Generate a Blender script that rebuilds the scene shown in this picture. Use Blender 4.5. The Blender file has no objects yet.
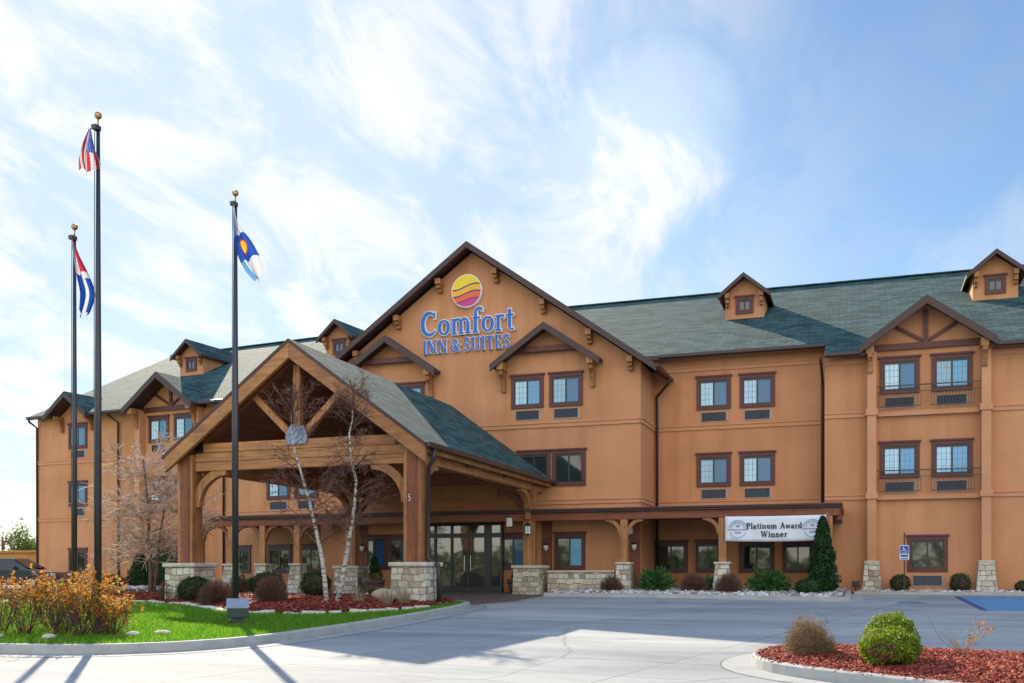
import bpy, bmesh, math, random
import numpy as np
from mathutils import Vector, Matrix, noise
from mathutils.geometry import tessellate_polygon

R = math.radians
rng = random.Random(7)
nrg = np.random.default_rng(7)
SC = bpy.context.scene
COL = SC.collection

# ------------------------------------------------------------------ camera
YAW = R(19.2)
EYE = 0.64
cam_d = bpy.data.cameras.new('camera')
cam = bpy.data.objects.new('camera', cam_d); COL.objects.link(cam)
cam.location = (0, 0, EYE)
cam.rotation_euler = (R(90), 0, YAW)
cam_d.sensor_width = 36; cam_d.lens = 36 * 1000 / 1024
cam_d.shift_y = 232.5 / 1024
cam_d.clip_end = 3000
SC.camera = cam

# ------------------------------------------------------------------ light
SUN_AZ, SUN_EL = R(-38.8), R(27.5)          # azimuth from +Y towards +X
SDIR = Vector((math.sin(SUN_AZ) * math.cos(SUN_EL), math.cos(SUN_AZ) * math.cos(SUN_EL), math.sin(SUN_EL)))
sun_d = bpy.data.lights.new('sun', 'SUN'); sun_d.energy = 2.5; sun_d.angle = R(0.5); sun_d.color = (1, .87, .69)
sun = bpy.data.objects.new('sun', sun_d); COL.objects.link(sun)
sun.rotation_euler = SDIR.to_track_quat('Z', 'Y').to_euler(); sun.location = (-30, 60, 50)

SC.view_settings.view_transform = 'Standard'; SC.view_settings.look = 'None'
SC.view_settings.gamma = 1; SC.view_settings.use_curve_mapping = False
SC.view_settings.exposure = 2.0

world = bpy.data.worlds.new('World'); SC.world = world
world.use_nodes = True
def build_world():
    nt = world.node_tree; nt.nodes.clear(); N = nt.nodes.new; L = nt.links.new
    out = N('ShaderNodeOutputWorld'); bg = N('ShaderNodeBackground'); bg.inputs['Strength'].default_value = 0.1
    L(bg.outputs[0], out.inputs[0])
    sky = N('ShaderNodeTexSky'); sky.sky_type = 'NISHITA'; sky.sun_disc = False
    sky.sun_elevation = SUN_EL; sky.sun_rotation = SUN_AZ
    sky.air_density = 1.0; sky.dust_density = 0.15; sky.ozone_density = 1.5
    tc = N('ShaderNodeTexCoord')
    def math_(op, a, b=None, c=None):
        m = N('ShaderNodeMath'); m.operation = op
        for i, v in enumerate((a, b, c)):
            if v is None: continue
            if isinstance(v, (int, float)): m.inputs[i].default_value = v
            else: L(v, m.inputs[i])
        return m.outputs[0]
    def vdot(v):
        m = N('ShaderNodeVectorMath'); m.operation = 'DOT_PRODUCT'; m.inputs[1].default_value = v
        L(tc.outputs['Generated'], m.inputs[0]); return m.outputs['Value']
    sep = N('ShaderNodeSeparateXYZ'); L(tc.outputs['Generated'], sep.inputs[0])
    zz = math_('ADD', math_('MAXIMUM', sep.outputs[2], 0.0), 0.22)
    cx = math_('DIVIDE', sep.outputs[0], zz); cy = math_('DIVIDE', sep.outputs[1], zz)
    cmb = N('ShaderNodeCombineXYZ'); L(cx, cmb.inputs[0]); L(cy, cmb.inputs[1])
    def fbm(scale, detail, rough, dist, off):
        mp = N('ShaderNodeMapping'); mp.inputs['Location'].default_value = off
        mp.inputs['Rotation'].default_value = (0, 0, R(35)); mp.inputs['Scale'].default_value = (1, .5, 1)
        L(cmb.outputs[0], mp.inputs[0])
        n = N('ShaderNodeTexNoise'); n.inputs['Scale'].default_value = scale; n.inputs['Detail'].default_value = detail
        n.inputs['Roughness'].default_value = rough; n.inputs['Distortion'].default_value = dist
        L(mp.outputs[0], n.inputs['Vector']); return n.outputs['Fac']
    def smooth(v, a, b):
        m = N('ShaderNodeMapRange'); m.interpolation_type = 'SMOOTHSTEP'
        m.inputs['From Min'].default_value = a; m.inputs['From Max'].default_value = b
        L(v, m.inputs['Value']); return m.outputs[0]
    def pix(x, y):
        u, w = (x - 512) / 1000, (574 - y) / 1000
        v = Vector((u * math.cos(YAW) - math.sin(YAW), u * math.sin(YAW) + math.cos(YAW), w)); v.normalize(); return v
    # where the cloud banks lie in the sky (directions, radii)
    def bank(x, y, r0, r1):
        return smooth(vdot(pix(x, y)), math.cos(R(r1)), math.cos(R(r0)))
    b = math_('MULTIPLY', bank(190, 130, 5, 32), .31)
    b = math_('ADD', b, math_('MULTIPLY', bank(668, 125, 0, 5.5), .21))
    b = math_('ADD', b, math_('MULTIPLY', bank(610, 195, 0, 5.5), .17))
    b = math_('ADD', b, math_('MULTIPLY', bank(980, 250, 1, 5), .09))
    n1 = fbm(1.5, 9, .55, .35, (3.1, 1.7, 0)); n2 = fbm(5.0, 8, .62, .5, (8.1, 4.2, 2))
    n = math_('ADD', math_('MULTIPLY', n1, .66), math_('MULTIPLY', n2, .34))
    n = math_('ADD', math_('MULTIPLY', n, .68), .16)
    dens = smooth(math_('ADD', n, b), .44, .92)
    thin = math_('MULTIPLY', smooth(fbm(.9, 6, .5, .3, (1, 9, 4)), .25, .85), .45)
    thin = math_('MULTIPLY', thin, smooth(vdot(Vector((-.5, 1, .35)).normalized()), -.1, .75))
    glow = math_('MULTIPLY', bank(200, 190, 3, 36), .80)
    dens = math_('MAXIMUM', dens, math_('ADD', math_('MULTIPLY', thin, .6), math_('MULTIPLY', glow, math_('ADD', math_('MULTIPLY', n2, .7), .55))))
    dens = math_('MINIMUM', dens, 1.0)
    ccol = N('ShaderNodeMix'); ccol.data_type = 'RGBA'
    ccol.inputs['A'].default_value = (1.75, 2.15, 2.6, 1); ccol.inputs['B'].default_value = (2.65, 2.65, 2.65, 1)
    L(smooth(n2, .40, .60), ccol.inputs['Factor'])
    hs = N('ShaderNodeHueSaturation'); hs.inputs['Saturation'].default_value = 1.15; hs.inputs['Value'].default_value = .37
    L(sky.outputs[0], hs.inputs['Color'])
    fill_gain = math_('ADD', math_('MULTIPLY', smooth(vdot(Vector((.15, -.8, .6)).normalized()), -.15, .8), 2.7), 1.0)  # added boost: sky brightened behind and above the camera to fill shaded sides
    vs = N('ShaderNodeVectorMath'); vs.operation = 'SCALE'; L(hs.outputs[0], vs.inputs[0]); L(fill_gain, vs.inputs['Scale'])
    mx = N('ShaderNodeMix'); mx.data_type = 'RGBA'
    L(dens, mx.inputs['Factor']); L(vs.outputs[0], mx.inputs['A']); L(ccol.outputs['Result'], mx.inputs['B'])
    # an added, unseen bright bank low behind the camera to fill the shaded facade
    fill_bank = N('ShaderNodeMix'); fill_bank.data_type = 'RGBA'; fill_bank.inputs['B'].default_value = (4.3, 4.1, 3.8, 1)
    L(math_('MULTIPLY', smooth(vdot(Vector((.25, -1, .18)).normalized()), .25, .9), math_('ADD', math_('MULTIPLY', n1, .8), .5)), fill_bank.inputs['Factor'])
    L(mx.outputs['Result'], fill_bank.inputs['A']); L(fill_bank.outputs['Result'], bg.inputs['Color'])
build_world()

# ------------------------------------------------------------------ materials
MAT = {}
def mat(name, fn):
    if name in MAT: return MAT[name]
    m = bpy.data.materials.new(name); m.use_nodes = True
    nt = m.node_tree; nt.nodes.clear()
    out = nt.nodes.new('ShaderNodeOutputMaterial'); p = nt.nodes.new('ShaderNodeBsdfPrincipled')
    nt.links.new(p.outputs[0], out.inputs[0])
    class G:
        pass
    g = G(); g.nt = nt; g.p = p; g.N = nt.nodes.new; g.L = nt.links.new; g.out = out
    def pos():
        return g.N('ShaderNodeNewGeometry').outputs['Position']
    def uv():
        n = g.N('ShaderNodeUVMap'); return n.outputs[0]
    def mapping(v, scale, rot=(0, 0, 0), loc=(0, 0, 0)):
        n = g.N('ShaderNodeMapping'); n.inputs['Scale'].default_value = scale; n.inputs['Rotation'].default_value = rot
        n.inputs['Location'].default_value = loc; g.L(v, n.inputs[0]); return n.outputs[0]
    def noise_(v, scale, detail=4, rough=.5, dist=0):
        n = g.N('ShaderNodeTexNoise'); n.inputs['Scale'].default_value = scale; n.inputs['Detail'].default_value = detail
        n.inputs['Roughness'].default_value = rough; n.inputs['Distortion'].default_value = dist
        g.L(v, n.inputs['Vector']); return n.outputs['Fac']
    def ramp(f, *st):
        n = g.N('ShaderNodeValToRGB'); e = n.color_ramp.elements
        while len(e) < len(st): e.new(.5)
        for k, (a, c) in enumerate(st): e[k].position = a; e[k].color = (*c, 1)
        g.L(f, n.inputs[0]); return n.outputs[0]
    def mix(f, a, b, blend='MIX'):
        n = g.N('ShaderNodeMix'); n.data_type = 'RGBA'; n.blend_type = blend
        for key, v in (('Factor', f), ('A', a), ('B', b)):
            if isinstance(v, (int, float)): n.inputs[key].default_value = v
            elif isinstance(v, tuple): n.inputs[key].default_value = (*v, 1)
            else: g.L(v, n.inputs[key])
        return n.outputs['Result']
    def bump(h, strength=.3, dist=.02, nrm=None):
        n = g.N('ShaderNodeBump'); n.inputs['Strength'].default_value = strength; n.inputs['Distance'].default_value = dist
        g.L(h, n.inputs['Height'])
        if nrm is not None: g.L(nrm, n.inputs['Normal'])
        g.L(n.outputs[0], p.inputs['Normal']); return n.outputs[0]
    def mth(op, a, b=0.0):
        n = g.N('ShaderNodeMath'); n.operation = op
        for k, v in enumerate((a, b)):
            if isinstance(v, (int, float)): n.inputs[k].default_value = v
            else: g.L(v, n.inputs[k])
        return n.outputs[0]
    def rand():
        return g.N('ShaderNodeObjectInfo').outputs['Random']
    def isl():
        return g.N('ShaderNodeNewGeometry').outputs['Random Per Island']
    def base(c): 
        if isinstance(c, tuple): p.inputs['Base Color'].default_value = (*c, 1)
        else: g.L(c, p.inputs['Base Color'])
    def rough(r):
        if isinstance(r, (int, float)): p.inputs['Roughness'].default_value = r
        else: g.L(r, p.inputs['Roughness'])
    g.pos, g.uv, g.map, g.noise, g.ramp, g.mix, g.bump, g.mth, g.rand, g.isl, g.base, g.rough = pos, uv, mapping, noise_, ramp, mix, bump, mth, rand, isl, base, rough
    fn(g)
    MAT[name] = m
    return m

def f_stucco(g):
    v = g.pos()
    c = g.ramp(g.noise(v, .45, 5, .6), (.3, (.51, .240, .118)), (.7, (.635, .308, .158)))
    st = g.noise(g.map(v, (1.6, 1.6, .10)), 1.0, 4, .6)
    c = g.mix(g.mth('MULTIPLY', g.ramp(st, (.46, (0, 0, 0)), (.72, (1, 1, 1))), .55), c, (.42, .18, .072))
    g.base(c); g.rough(.9); g.p.inputs['Specular IOR Level'].default_value = .2; g.bump(g.noise(v, 55, 3, .6), .25, .01)
def f_band(g):
    v = g.pos(); g.base(g.ramp(g.noise(v, 1.2, 4, .6), (.3, (.54, .252, .125)), (.7, (.625, .302, .155)))); g.rough(.88); g.bump(g.noise(v, 60, 2), .15, .006)
def wood(lo, hi, axis, r=.6):
    def f(g):
        s = [14, 14, 14]; s[axis] = .8
        v = g.map(g.pos(), tuple(s))
        n = g.noise(v, 1.0, 6, .62, .6); k = g.noise(g.pos(), 2.2, 3, .6)
        c = g.ramp(n, (.3, lo), (.55, tuple((a + b) / 2 for a, b in zip(lo, hi))), (.72, hi))
        c = g.mix(g.mth('MULTIPLY', g.ramp(k, (.45, (0, 0, 0)), (.75, (1, 1, 1))), .5), c, tuple(x * .5 for x in lo))
        s2 = [38, 38, 38]; s2[axis] = .55; ck = g.noise(g.map(g.pos(), tuple(s2), (0, 0, 0), (5, 2, 9)), 1.0, 3, .5)
        c = g.mix(g.mth('MULTIPLY', g.ramp(ck, (.60, (0, 0, 0)), (.68, (1, 1, 1))), .6), c, tuple(x * .28 for x in lo))
        kn = g.N('ShaderNodeTexVoronoi'); kn.inputs['Scale'].default_value = 1.0; s3 = [5, 5, 5]; s3[axis] = 1.6; g.L(g.map(g.pos(), tuple(s3)), kn.inputs['Vector'])
        c = g.mix(g.ramp(kn.outputs['Distance'], (.05, (.75, .75, .75)), (.13, (0, 0, 0))), c, tuple(x * .35 for x in lo))
        hue = g.mix(g.isl(), (1.05, 1.05, 1.05), (.68, .62, .58)); c = g.mix(1.0, c, hue, 'MULTIPLY')
        g.base(c); g.rough(r); g.bump(n, .35, .012)
    return f
TL, TH = (.30, .12, .042), (.65, .305, .112)
DL, DH = (.17, .048, .022), (.36, .115, .048)
for ax, nm in enumerate('xyz'):
    mat('timber_' + nm, wood(TL, TH, ax)); mat('dark_timber_' + nm, wood(DL, DH, ax))
def f_soffit(g):
    v = g.pos(); n = g.noise(g.map(v, (14, .7, 14)), 1.0, 5, .6)
    w = g.N('ShaderNodeTexBrick'); w.inputs['Scale'].default_value = 1; w.inputs['Mortar Size'].default_value = .008
    w.inputs['Brick Width'].default_value = 4; w.inputs['Row Height'].default_value = .14
    g.L(g.uv(), w.inputs['Vector'])
    w.inputs['Color1'].default_value = (.24, .095, .036, 1); w.inputs['Color2'].default_value = (.33, .14, .056, 1); w.inputs['Mortar'].default_value = (.03, .012, .006, 1)
    g.base(g.mix(.5, w.outputs['Color'], g.ramp(n, (.3, (.55, .5, .45)), (.7, (1.2, 1.1, 1.1))), 'MULTIPLY')); g.rough(.6); g.bump(w.outputs['Fac'], .3, -.01)
mat('soffit', f_soffit)
def f_shingle(g):
    b = g.N('ShaderNodeTexBrick'); b.offset = .5
    b.inputs['Scale'].default_value = 1; b.inputs['Brick Width'].default_value = .52; b.inputs['Row Height'].default_value = .24
    b.inputs['Mortar Size'].default_value = .014; b.inputs['Mortar Smooth'].default_value = .4; b.inputs['Bias'].default_value = 0
    uv = g.uv()
    wob = g.N('ShaderNodeVectorMath'); wob.operation = 'ADD'
    nn = g.N('ShaderNodeTexNoise'); nn.inputs['Scale'].default_value = 1.3; g.L(uv, nn.inputs['Vector'])
    sc = g.N('ShaderNodeVectorMath'); sc.operation = 'SCALE'; sc.inputs['Scale'].default_value = .05; g.L(nn.outputs['Color'], sc.inputs[0])
    g.L(uv, wob.inputs[0]); g.L(sc.outputs[0], wob.inputs[1]); g.L(wob.outputs[0], b.inputs['Vector'])
    b.inputs['Color1'].default_value = (.014, .052, .052, 1); b.inputs['Color2'].default_value = (.064, .126, .124, 1); b.inputs['Mortar'].default_value = (.006, .014, .016, 1)
    gr = g.noise(uv, 90, 2, .6); big = g.noise(uv, .5, 4, .6)
    c = g.mix(.55, b.outputs['Color'], g.ramp(gr, (.3, (.5, .5, .5)), (.7, (1.35, 1.35, 1.35))), 'MULTIPLY')
    c = g.mix(.2, c, g.ramp(big, (.3, (.65, .68, .7)), (.7, (1.25, 1.25, 1.2))), 'MULTIPLY')
    g.base(c); g.rough(.9); g.p.inputs['Specular IOR Level'].default_value = .25
    # each course steps up towards its lower edge
    sx = g.N('ShaderNodeSeparateXYZ'); g.L(wob.outputs[0], sx.inputs[0])
    saw = g.mth('SUBTRACT', 1.0, g.mth('FRACT', g.mth('DIVIDE', sx.outputs[1], .24)))
    h = g.mth('ADD', g.mth('MULTIPLY', saw, .6), g.mth('MULTIPLY', gr, .5))
    g.bump(h, .8, .018)
mat('shingle', f_shingle)
def f_stone(g):
    uv = g.uv(); wn = g.N('ShaderNodeTexNoise'); wn.inputs['Scale'].default_value = 2.6; wn.inputs['Detail'].default_value = 2; g.L(g.pos(), wn.inputs['Vector'])
    sc = g.N('ShaderNodeVectorMath'); sc.operation = 'SCALE'; sc.inputs['Scale'].default_value = .17; g.L(wn.outputs['Color'], sc.inputs[0])
    ad = g.N('ShaderNodeVectorMath'); ad.operation = 'ADD'; g.L(uv, ad.inputs[0]); g.L(sc.outputs[0], ad.inputs[1])
    b = g.N('ShaderNodeTexBrick'); b.offset = .37; b.squash = .58; b.squash_frequency = 3; b.offset_frequency = 2
    b.inputs['Scale'].default_value = 1; b.inputs['Brick Width'].default_value = .34; b.inputs['Row Height'].default_value = .185; b.inputs['Mortar Size'].default_value = .011; b.inputs['Mortar Smooth'].default_value = .5; b.inputs['Bias'].default_value = 0
    b.inputs['Color1'].default_value = (0, 0, 0, 1); b.inputs['Color2'].default_value = (1, 1, 1, 1); b.inputs['Mortar'].default_value = (.5, .5, .5, 1); g.L(ad.outputs[0], b.inputs['Vector'])
    col = g.ramp(b.outputs['Color'], (0, (.34, .28, .21)), (.3, (.54, .47, .37)), (.6, (.67, .61, .50)), (1, (.76, .71, .62)))
    fine = g.noise(g.pos(), 20, 5, .65); blot = g.noise(g.pos(), 5, 4, .6)
    col = g.mix(.6, col, g.ramp(fine, (.3, (.62, .60, .57)), (.7, (1.15, 1.15, 1.12))), 'MULTIPLY'); col = g.mix(.5, col, g.ramp(blot, (.3, (.72, .70, .68)), (.7, (1.12, 1.12, 1.12))), 'MULTIPLY')
    g.base(g.mix(b.outputs['Fac'], col, (.24, .19, .135))); g.rough(.9); g.p.inputs['Specular IOR Level'].default_value = .2
    g.bump(g.mth('ADD', g.mth('MULTIPLY', g.mth('SUBTRACT', 1.0, b.outputs['Fac']), .8), g.mth('MULTIPLY', g.mth('ADD', fine, blot), .35)), .9, .035)
mat('stone', f_stone)
def f_cap(g):
    v = g.pos(); n = g.noise(v, 7, 5, .65); g.base(g.ramp(n, (.3, (.44, .38, .28)), (.7, (.66, .60, .49)))); g.rough(.9); g.bump(g.noise(v, 18, 4, .6), .6, .02)
mat('capstone', f_cap)
mat('stucco', f_stucco); mat('band', f_band)
def plain(c, r=.5, var=.18, sc=6, metal=0, bumpy=0):
    def f(g):
        n = g.noise(g.pos(), sc, 4, .6)
        g.base(g.ramp(n, (.3, tuple(x * (1 - var) for x in c)), (.7, tuple(x * (1 + var) for x in c)))); g.rough(r); g.p.inputs['Metallic'].default_value = metal
        if bumpy: g.bump(n, bumpy, .01)
    return f
mat('maroon', plain((.105, .026, .020), .5)); mat('brown_trim', plain((.060, .028, .025), .5))
mat('gutter', plain((.040, .022, .020), .35)); mat('sash', plain((.030, .024, .024), .35)); mat('black_frame', plain((.012, .016, .018), .3))
mat('grille', plain((.035, .045, .06), .4)); mat('grille_rim', plain((.40, .30, .24), .6)); mat('muntin', plain((.22, .25, .29), .4))
mat('steel_plate', plain((.18, .22, .30), .35, metal=.3)); mat('pole', plain((.050, .050, .058), .28, .1, metal=.4)); mat('gold', plain((.50, .28, .10), .28, metal=.9))
mat('rail', plain((.05, .035, .03), .4)); mat('white_paint', plain((.78, .78, .76), .5, .06)); mat('blue_sign', plain((.02, .08, .40), .45))
mat('banner', plain((.74, .77, .82), .6, .04, 2)); mat('navy_ink', plain((.012, .016, .05), .6)); mat('badge_ink', plain((.30, .36, .48), .6)); mat('badge_pale', plain((.52, .57, .66), .6))
mat('letter_blue', plain((.007, .12, .50), .4, .06)); mat('letter_edge', plain((.86, .87, .88), .5, .03))
mat('logo_yellow', plain((.85, .62, .02), .35, .04)); mat('logo_gold', plain((.85, .42, .015), .35, .04)); mat('logo_orange', plain((.80, .11, .02), .35, .04)); mat('logo_pink', plain((.55, .03, .25), .35, .04)); mat('logo_navy', plain((.02, .03, .14), .4))
mat('lamp_glass', plain((.75, .74, .70), .3, .04)); mat('bronze', plain((.03, .022, .018), .4)); mat('pot', plain((.16, .075, .045), .6, .25, 9, bumpy=.4))
mat('box_green', plain((.022, .045, .042), .45)); mat('box_pale', plain((.24, .27, .33), .4))
mat('car_paint', lambda g: (g.base((.012, .012, .03)), g.rough(.2), g.p.inputs['Coat Weight'].__setattr__('default_value', 1.0)))
mat('car_glass', lambda g: (g.base((.02, .03, .035)), g.rough(.05))); mat('rubber', plain((.012, .012, .012), .85)); mat('chrome', plain((.5, .5, .52), .2, metal=1))
mat('tail_red', plain((.3, .01, .01), .3))
def glass(c, rough=.04, spec=.5, wob=.0, vary=None):
    def f(g):
        g.base(g.mix(1.0, c, g.ramp(g.rand(), *vary), 'MULTIPLY') if vary else c); g.rough(rough); g.p.inputs['Specular IOR Level'].default_value = spec; g.p.inputs['IOR'].default_value = 1.6
        g.p.inputs['Coat Weight'].default_value = wob or .6; g.p.inputs['Coat Roughness'].default_value = .02
        n = g.noise(g.pos(), 1.6, 1, .5); b = g.bump(n, .06, .05)
    return f
def f_curtain(g):
    sx = g.N('ShaderNodeSeparateXYZ'); g.L(g.pos(), sx.inputs[0])
    n = g.noise(g.map(g.pos(), (22, 22, .6)), 1, 2, .5)
    c = g.ramp(n, (.35, (.36, .64, .84)), (.65, (.58, .82, .94)))
    k = g.ramp(g.rand(), (.0, (.62, .64, .66)), (.35, (1, 1, 1)), (.75, (1.1, 1.06, 1.0)), (.9, (.45, .5, .55)))
    g.base(g.mix(1.0, c, k, 'MULTIPLY')); g.rough(.15); g.p.inputs['Specular IOR Level'].default_value = .3; g.p.inputs['Coat Weight'].default_value = .25; g.p.inputs['Coat Roughness'].default_value = .02
mat('curtained_glass', f_curtain)
mat('glass_blue', glass((.045, .18, .34), .05, .35, .15, ((0, (.45, .45, .5)), (.3, (1, 1, 1)), (.62, (1.3, 1.2, 1.15)), (.85, (3.2, 2.3, 1.9))))); mat('glass_dark', glass((.012, .018, .020), .04, .7)); mat('glass_door', glass((.05, .055, .05), .03, 1.0))
def f_tex2(lo, hi, s=4, r=.9, b=.4, dist=.02):
    def f(g):
        n = g.noise(g.pos(), s, 6, .65); g.base(g.ramp(n, (.3, lo), (.7, hi))); g.rough(r); g.p.inputs['Specular IOR Level'].default_value = .15; g.bump(g.noise(g.pos(), s * 6, 4, .6), b, dist)
    return f
def f_concrete(g):
    v = g.pos()
    n = g.noise(g.map(v, (.16, .5, .2), (0, 0, R(8))), 1.0, 7, .62, .4); n2 = g.noise(v, 14, 4, .6)
    c = g.ramp(n, (.30, (.225, .245, .255)), (.5, (.335, .347, .345)), (.70, (.43, .435, .42)))
    c = g.mix(.35, c, g.ramp(n2, (.3, (.78, .78, .78)), (.7, (1.1, 1.1, 1.1))), 'MULTIPLY')
    # tyre-worn streaks and a few oily spots
    s = g.ramp(g.noise(g.map(v, (.10, 1.1, .3), (0, 0, R(-6)), (4, 2, 0)), 1.0, 5, .6), (.55, (0, 0, 0)), (.72, (1, 1, 1)))
    c = g.mix(g.mth('MULTIPLY', s, .42), c, (.19, .195, .20))
    spot = g.ramp(g.noise(v, .8, 3, .5), (.63, (0, 0, 0)), (.72, (1, 1, 1)))
    c = g.mix(g.mth('MULTIPLY', spot, .45), c, (.16, .155, .15))
    b = g.N('ShaderNodeTexBrick'); b.offset = 0; b.inputs['Scale'].default_value = 1; b.inputs['Brick Width'].default_value = 4.6; b.inputs['Row Height'].default_value = 4.2
    b.inputs['Mortar Size'].default_value = .018; b.inputs['Mortar Smooth'].default_value = .2
    g.L(g.map(v, (1, 1, 1), (0, 0, R(12)), (.7, 1.3, 0)), b.inputs['Vector'])
    b.inputs['Color1'].default_value = (.84, .85, .87, 1); b.inputs['Color2'].default_value = (1.06, 1.05, 1.03, 1); b.inputs['Mortar'].default_value = (1, 1, 1, 1)
    c = g.mix(1.0, c, b.outputs['Color'], 'MULTIPLY')
    c = g.mix(g.mth('MULTIPLY', b.outputs['Fac'], .7), c, (.13, .13, .125))
    cr = g.N('ShaderNodeTexVoronoi'); cr.feature = 'DISTANCE_TO_EDGE'; cr.inputs['Scale'].default_value = .17
    wv = g.N('ShaderNodeTexNoise'); wv.inputs['Scale'].default_value = .8; wv.inputs['Detail'].default_value = 6; g.L(v, wv.inputs['Vector'])
    mx = g.mix(.25, v, wv.outputs['Color']); g.L(mx, cr.inputs['Vector'])
    ck = g.ramp(cr.outputs['Distance'], (.0, (1, 1, 1)), (.0035, (0, 0, 0)))
    c = g.mix(g.mth('MULTIPLY', ck, .5), c, (.12, .115, .11))
    g.base(c); g.rough(.85); g.p.inputs['Specular IOR Level'].default_value = .12; g.bump(g.noise(v, 60, 3, .6), .25, .006)
mat('concrete', f_concrete)
mat('kerb', f_tex2((.32, .32, .30), (.45, .44, .41), 2.5, .85, .2, .006)); mat('gutter_pan', f_tex2((.27, .28, .275), (.385, .39, .38), 1.8, .85, .2, .006)); mat('joint', plain((.11, .11, .105), .9))
def f_pavers(g):
    b = g.N('ShaderNodeTexBrick'); b.inputs['Scale'].default_value = 1; b.inputs['Brick Width'].default_value = .22; b.inputs['Row Height'].default_value = .11; b.inputs['Mortar Size'].default_value = .008
    b.inputs['Color1'].default_value = (.16, .095, .08, 1); b.inputs['Color2'].default_value = (.22, .15, .13, 1); b.inputs['Mortar'].default_value = (.09, .08, .07, 1)
    g.L(g.map(g.pos(), (1, 1, 1), (0, 0, R(45))), b.inputs['Vector']); n = g.noise(g.pos(), .7, 5, .6)
    g.base(g.mix(.5, b.outputs['Color'], g.ramp(n, (.3, (.6, .6, .62)), (.7, (1.2, 1.2, 1.2))), 'MULTIPLY')); g.rough(.8); g.bump(b.outputs['Fac'], .3, -.005)
mat('pavers', f_pavers)
def f_bluepaint(g):
    v = g.pos(); n = g.noise(v, 3, 6, .7); c = g.ramp(n, (.35, (.055, .20, .38)), (.6, (.085, .27, .48)), (.78, (.24, .33, .40)))
    g.base(c); g.rough(.7)
mat('blue_paint', f_bluepaint); mat('blue_line', plain((.015, .055, .22), .6, .3, 5))
mat('earth', f_tex2((.07, .09, .035), (.13, .15, .06), .3)); mat('turf', f_tex2((.07, .17, .010), (.13, .27, .016), 2.5))
mat('mulch_soil', f_tex2((.055, .018, .013), (.12, .04, .028), 9, .95, .6, .03)); mat('gravel_base', f_tex2((.20, .18, .16), (.36, .33, .30), 14, .95, .6, .03))
def islands(*cols, r=.85, trans=0):
    def f(g):
        k = len(cols); c = g.ramp(g.isl(), *[(i / (k - 1), cc) for i, cc in enumerate(cols)])
        g.base(c); g.rough(max(r, .7)); g.p.inputs['Specular IOR Level'].default_value = .2
        if trans:
            t = g.N('ShaderNodeBsdfTranslucent'); g.L(c, t.inputs['Color']); m = g.N('ShaderNodeMixShader'); m.inputs[0].default_value = trans
            g.L(g.p.outputs[0], m.inputs[1]); g.L(t.outputs[0], m.inputs[2]); g.L(m.outputs[0], g.out.inputs[0])
    return f
mat('mulch', islands((.085, .014, .010), (.19, .026, .017), (.31, .052, .030), (.38, .15, .095)))
mat('river_rock', islands((.20, .17, .15), (.36, .32, .29), (.52, .48, .45), (.66, .63, .60)))
def f_grass(g):
    c = g.ramp(g.isl(), (0, (.05, .17, .014)), (.35, (.095, .27, .016)), (.7, (.17, .37, .024)), (1, (.28, .40, .04)))
    d = g.ramp(g.noise(g.pos(), .9, 5, .65), (.52, (0, 0, 0)), (.72, (1, 1, 1)))
    c = g.mix(g.mth('MULTIPLY', d, .7), c, g.ramp(g.isl(), (0, (.12, .18, .03)), (1, (.36, .36, .10))))
    g.base(c); g.rough(.6); g.p.inputs['Specular IOR Level'].default_value = .2
    t = g.N('ShaderNodeBsdfTranslucent'); g.L(c, t.inputs['Color']); m = g.N('ShaderNodeMixShader'); m.inputs[0].default_value = .5
    g.L(g.p.outputs[0], m.inputs[1]); g.L(t.outputs[0], m.inputs[2]); g.L(m.outputs[0], g.out.inputs[0])
mat('grass', f_grass)
mat('boxwood', islands((.014, .035, .012), (.025, .055, .016), (.045, .085, .022), r=.45, trans=.25))
mat('boxwood_gold', islands((.07, .12, .010), (.16, .24, .016), (.28, .36, .03), (.42, .44, .06), r=.5, trans=.45))
mat('twig_dry', islands((.15, .09, .045), (.29, .19, .10), (.45, .32, .19)))
mat('juniper', islands((.03, .10, .03), (.06, .17, .045), (.12, .26, .06), r=.5, trans=.25))
mat('arborvitae', islands((.010, .030, .012), (.022, .055, .018), (.05, .10, .03), r=.5, trans=.2))
mat('dead_leaf', islands((.10, .05, .03), (.20, .10, .055), (.28, .17, .09), trans=.2))
mat('twig_brown', islands((.085, .045, .032), (.15, .085, .06), (.23, .14, .10))); mat('twig_maroon', islands((.10, .045, .036), (.17, .08, .062), (.27, .15, .12)))
mat('twig_tan', islands((.34, .22, .17), (.56, .40, .32), (.74, .58, .49))); mat('straw', islands((.25, .18, .09), (.42, .32, .18), (.55, .44, .28)))
mat('orange_leaf', islands((.20, .055, .014), (.44, .13, .02), (.58, .23, .03), (.56, .34, .05), (.22, .25, .05), r=.5, trans=.4))
mat('spring_leaf', islands((.10, .16, .03), (.17, .23, .05), (.26, .30, .08), trans=.3))
mat('bark', f_tex2((.10, .065, .045), (.22, .15, .11), 12, .9, .6, .02))
def f_birch(g):
    v = g.pos(); n = g.noise(g.map(v, (5, 5, 22)), 1.0, 4, .6); m = g.ramp(n, (.51, (0, 0, 0)), (.60, (1, 1, 1)))
    sx = g.N('ShaderNodeSeparateXYZ'); g.L(v, sx.inputs[0])
    c = g.mix(m, g.ramp(g.noise(v, 9, 3), (.3, (.40, .34, .29)), (.7, (.64, .57, .50))), (.07, .045, .035)); g.base(c); g.rough(.75); g.bump(n, .3, .01)
mat('birch_bark', f_birch)
mat('limestone', f_tex2((.50, .46, .38), (.70, .66, .58), 6, .9, .5, .02)); mat('boulder', f_tex2((.34, .28, .20), (.55, .47, .35), 4, .9, .5, .03))
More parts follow.
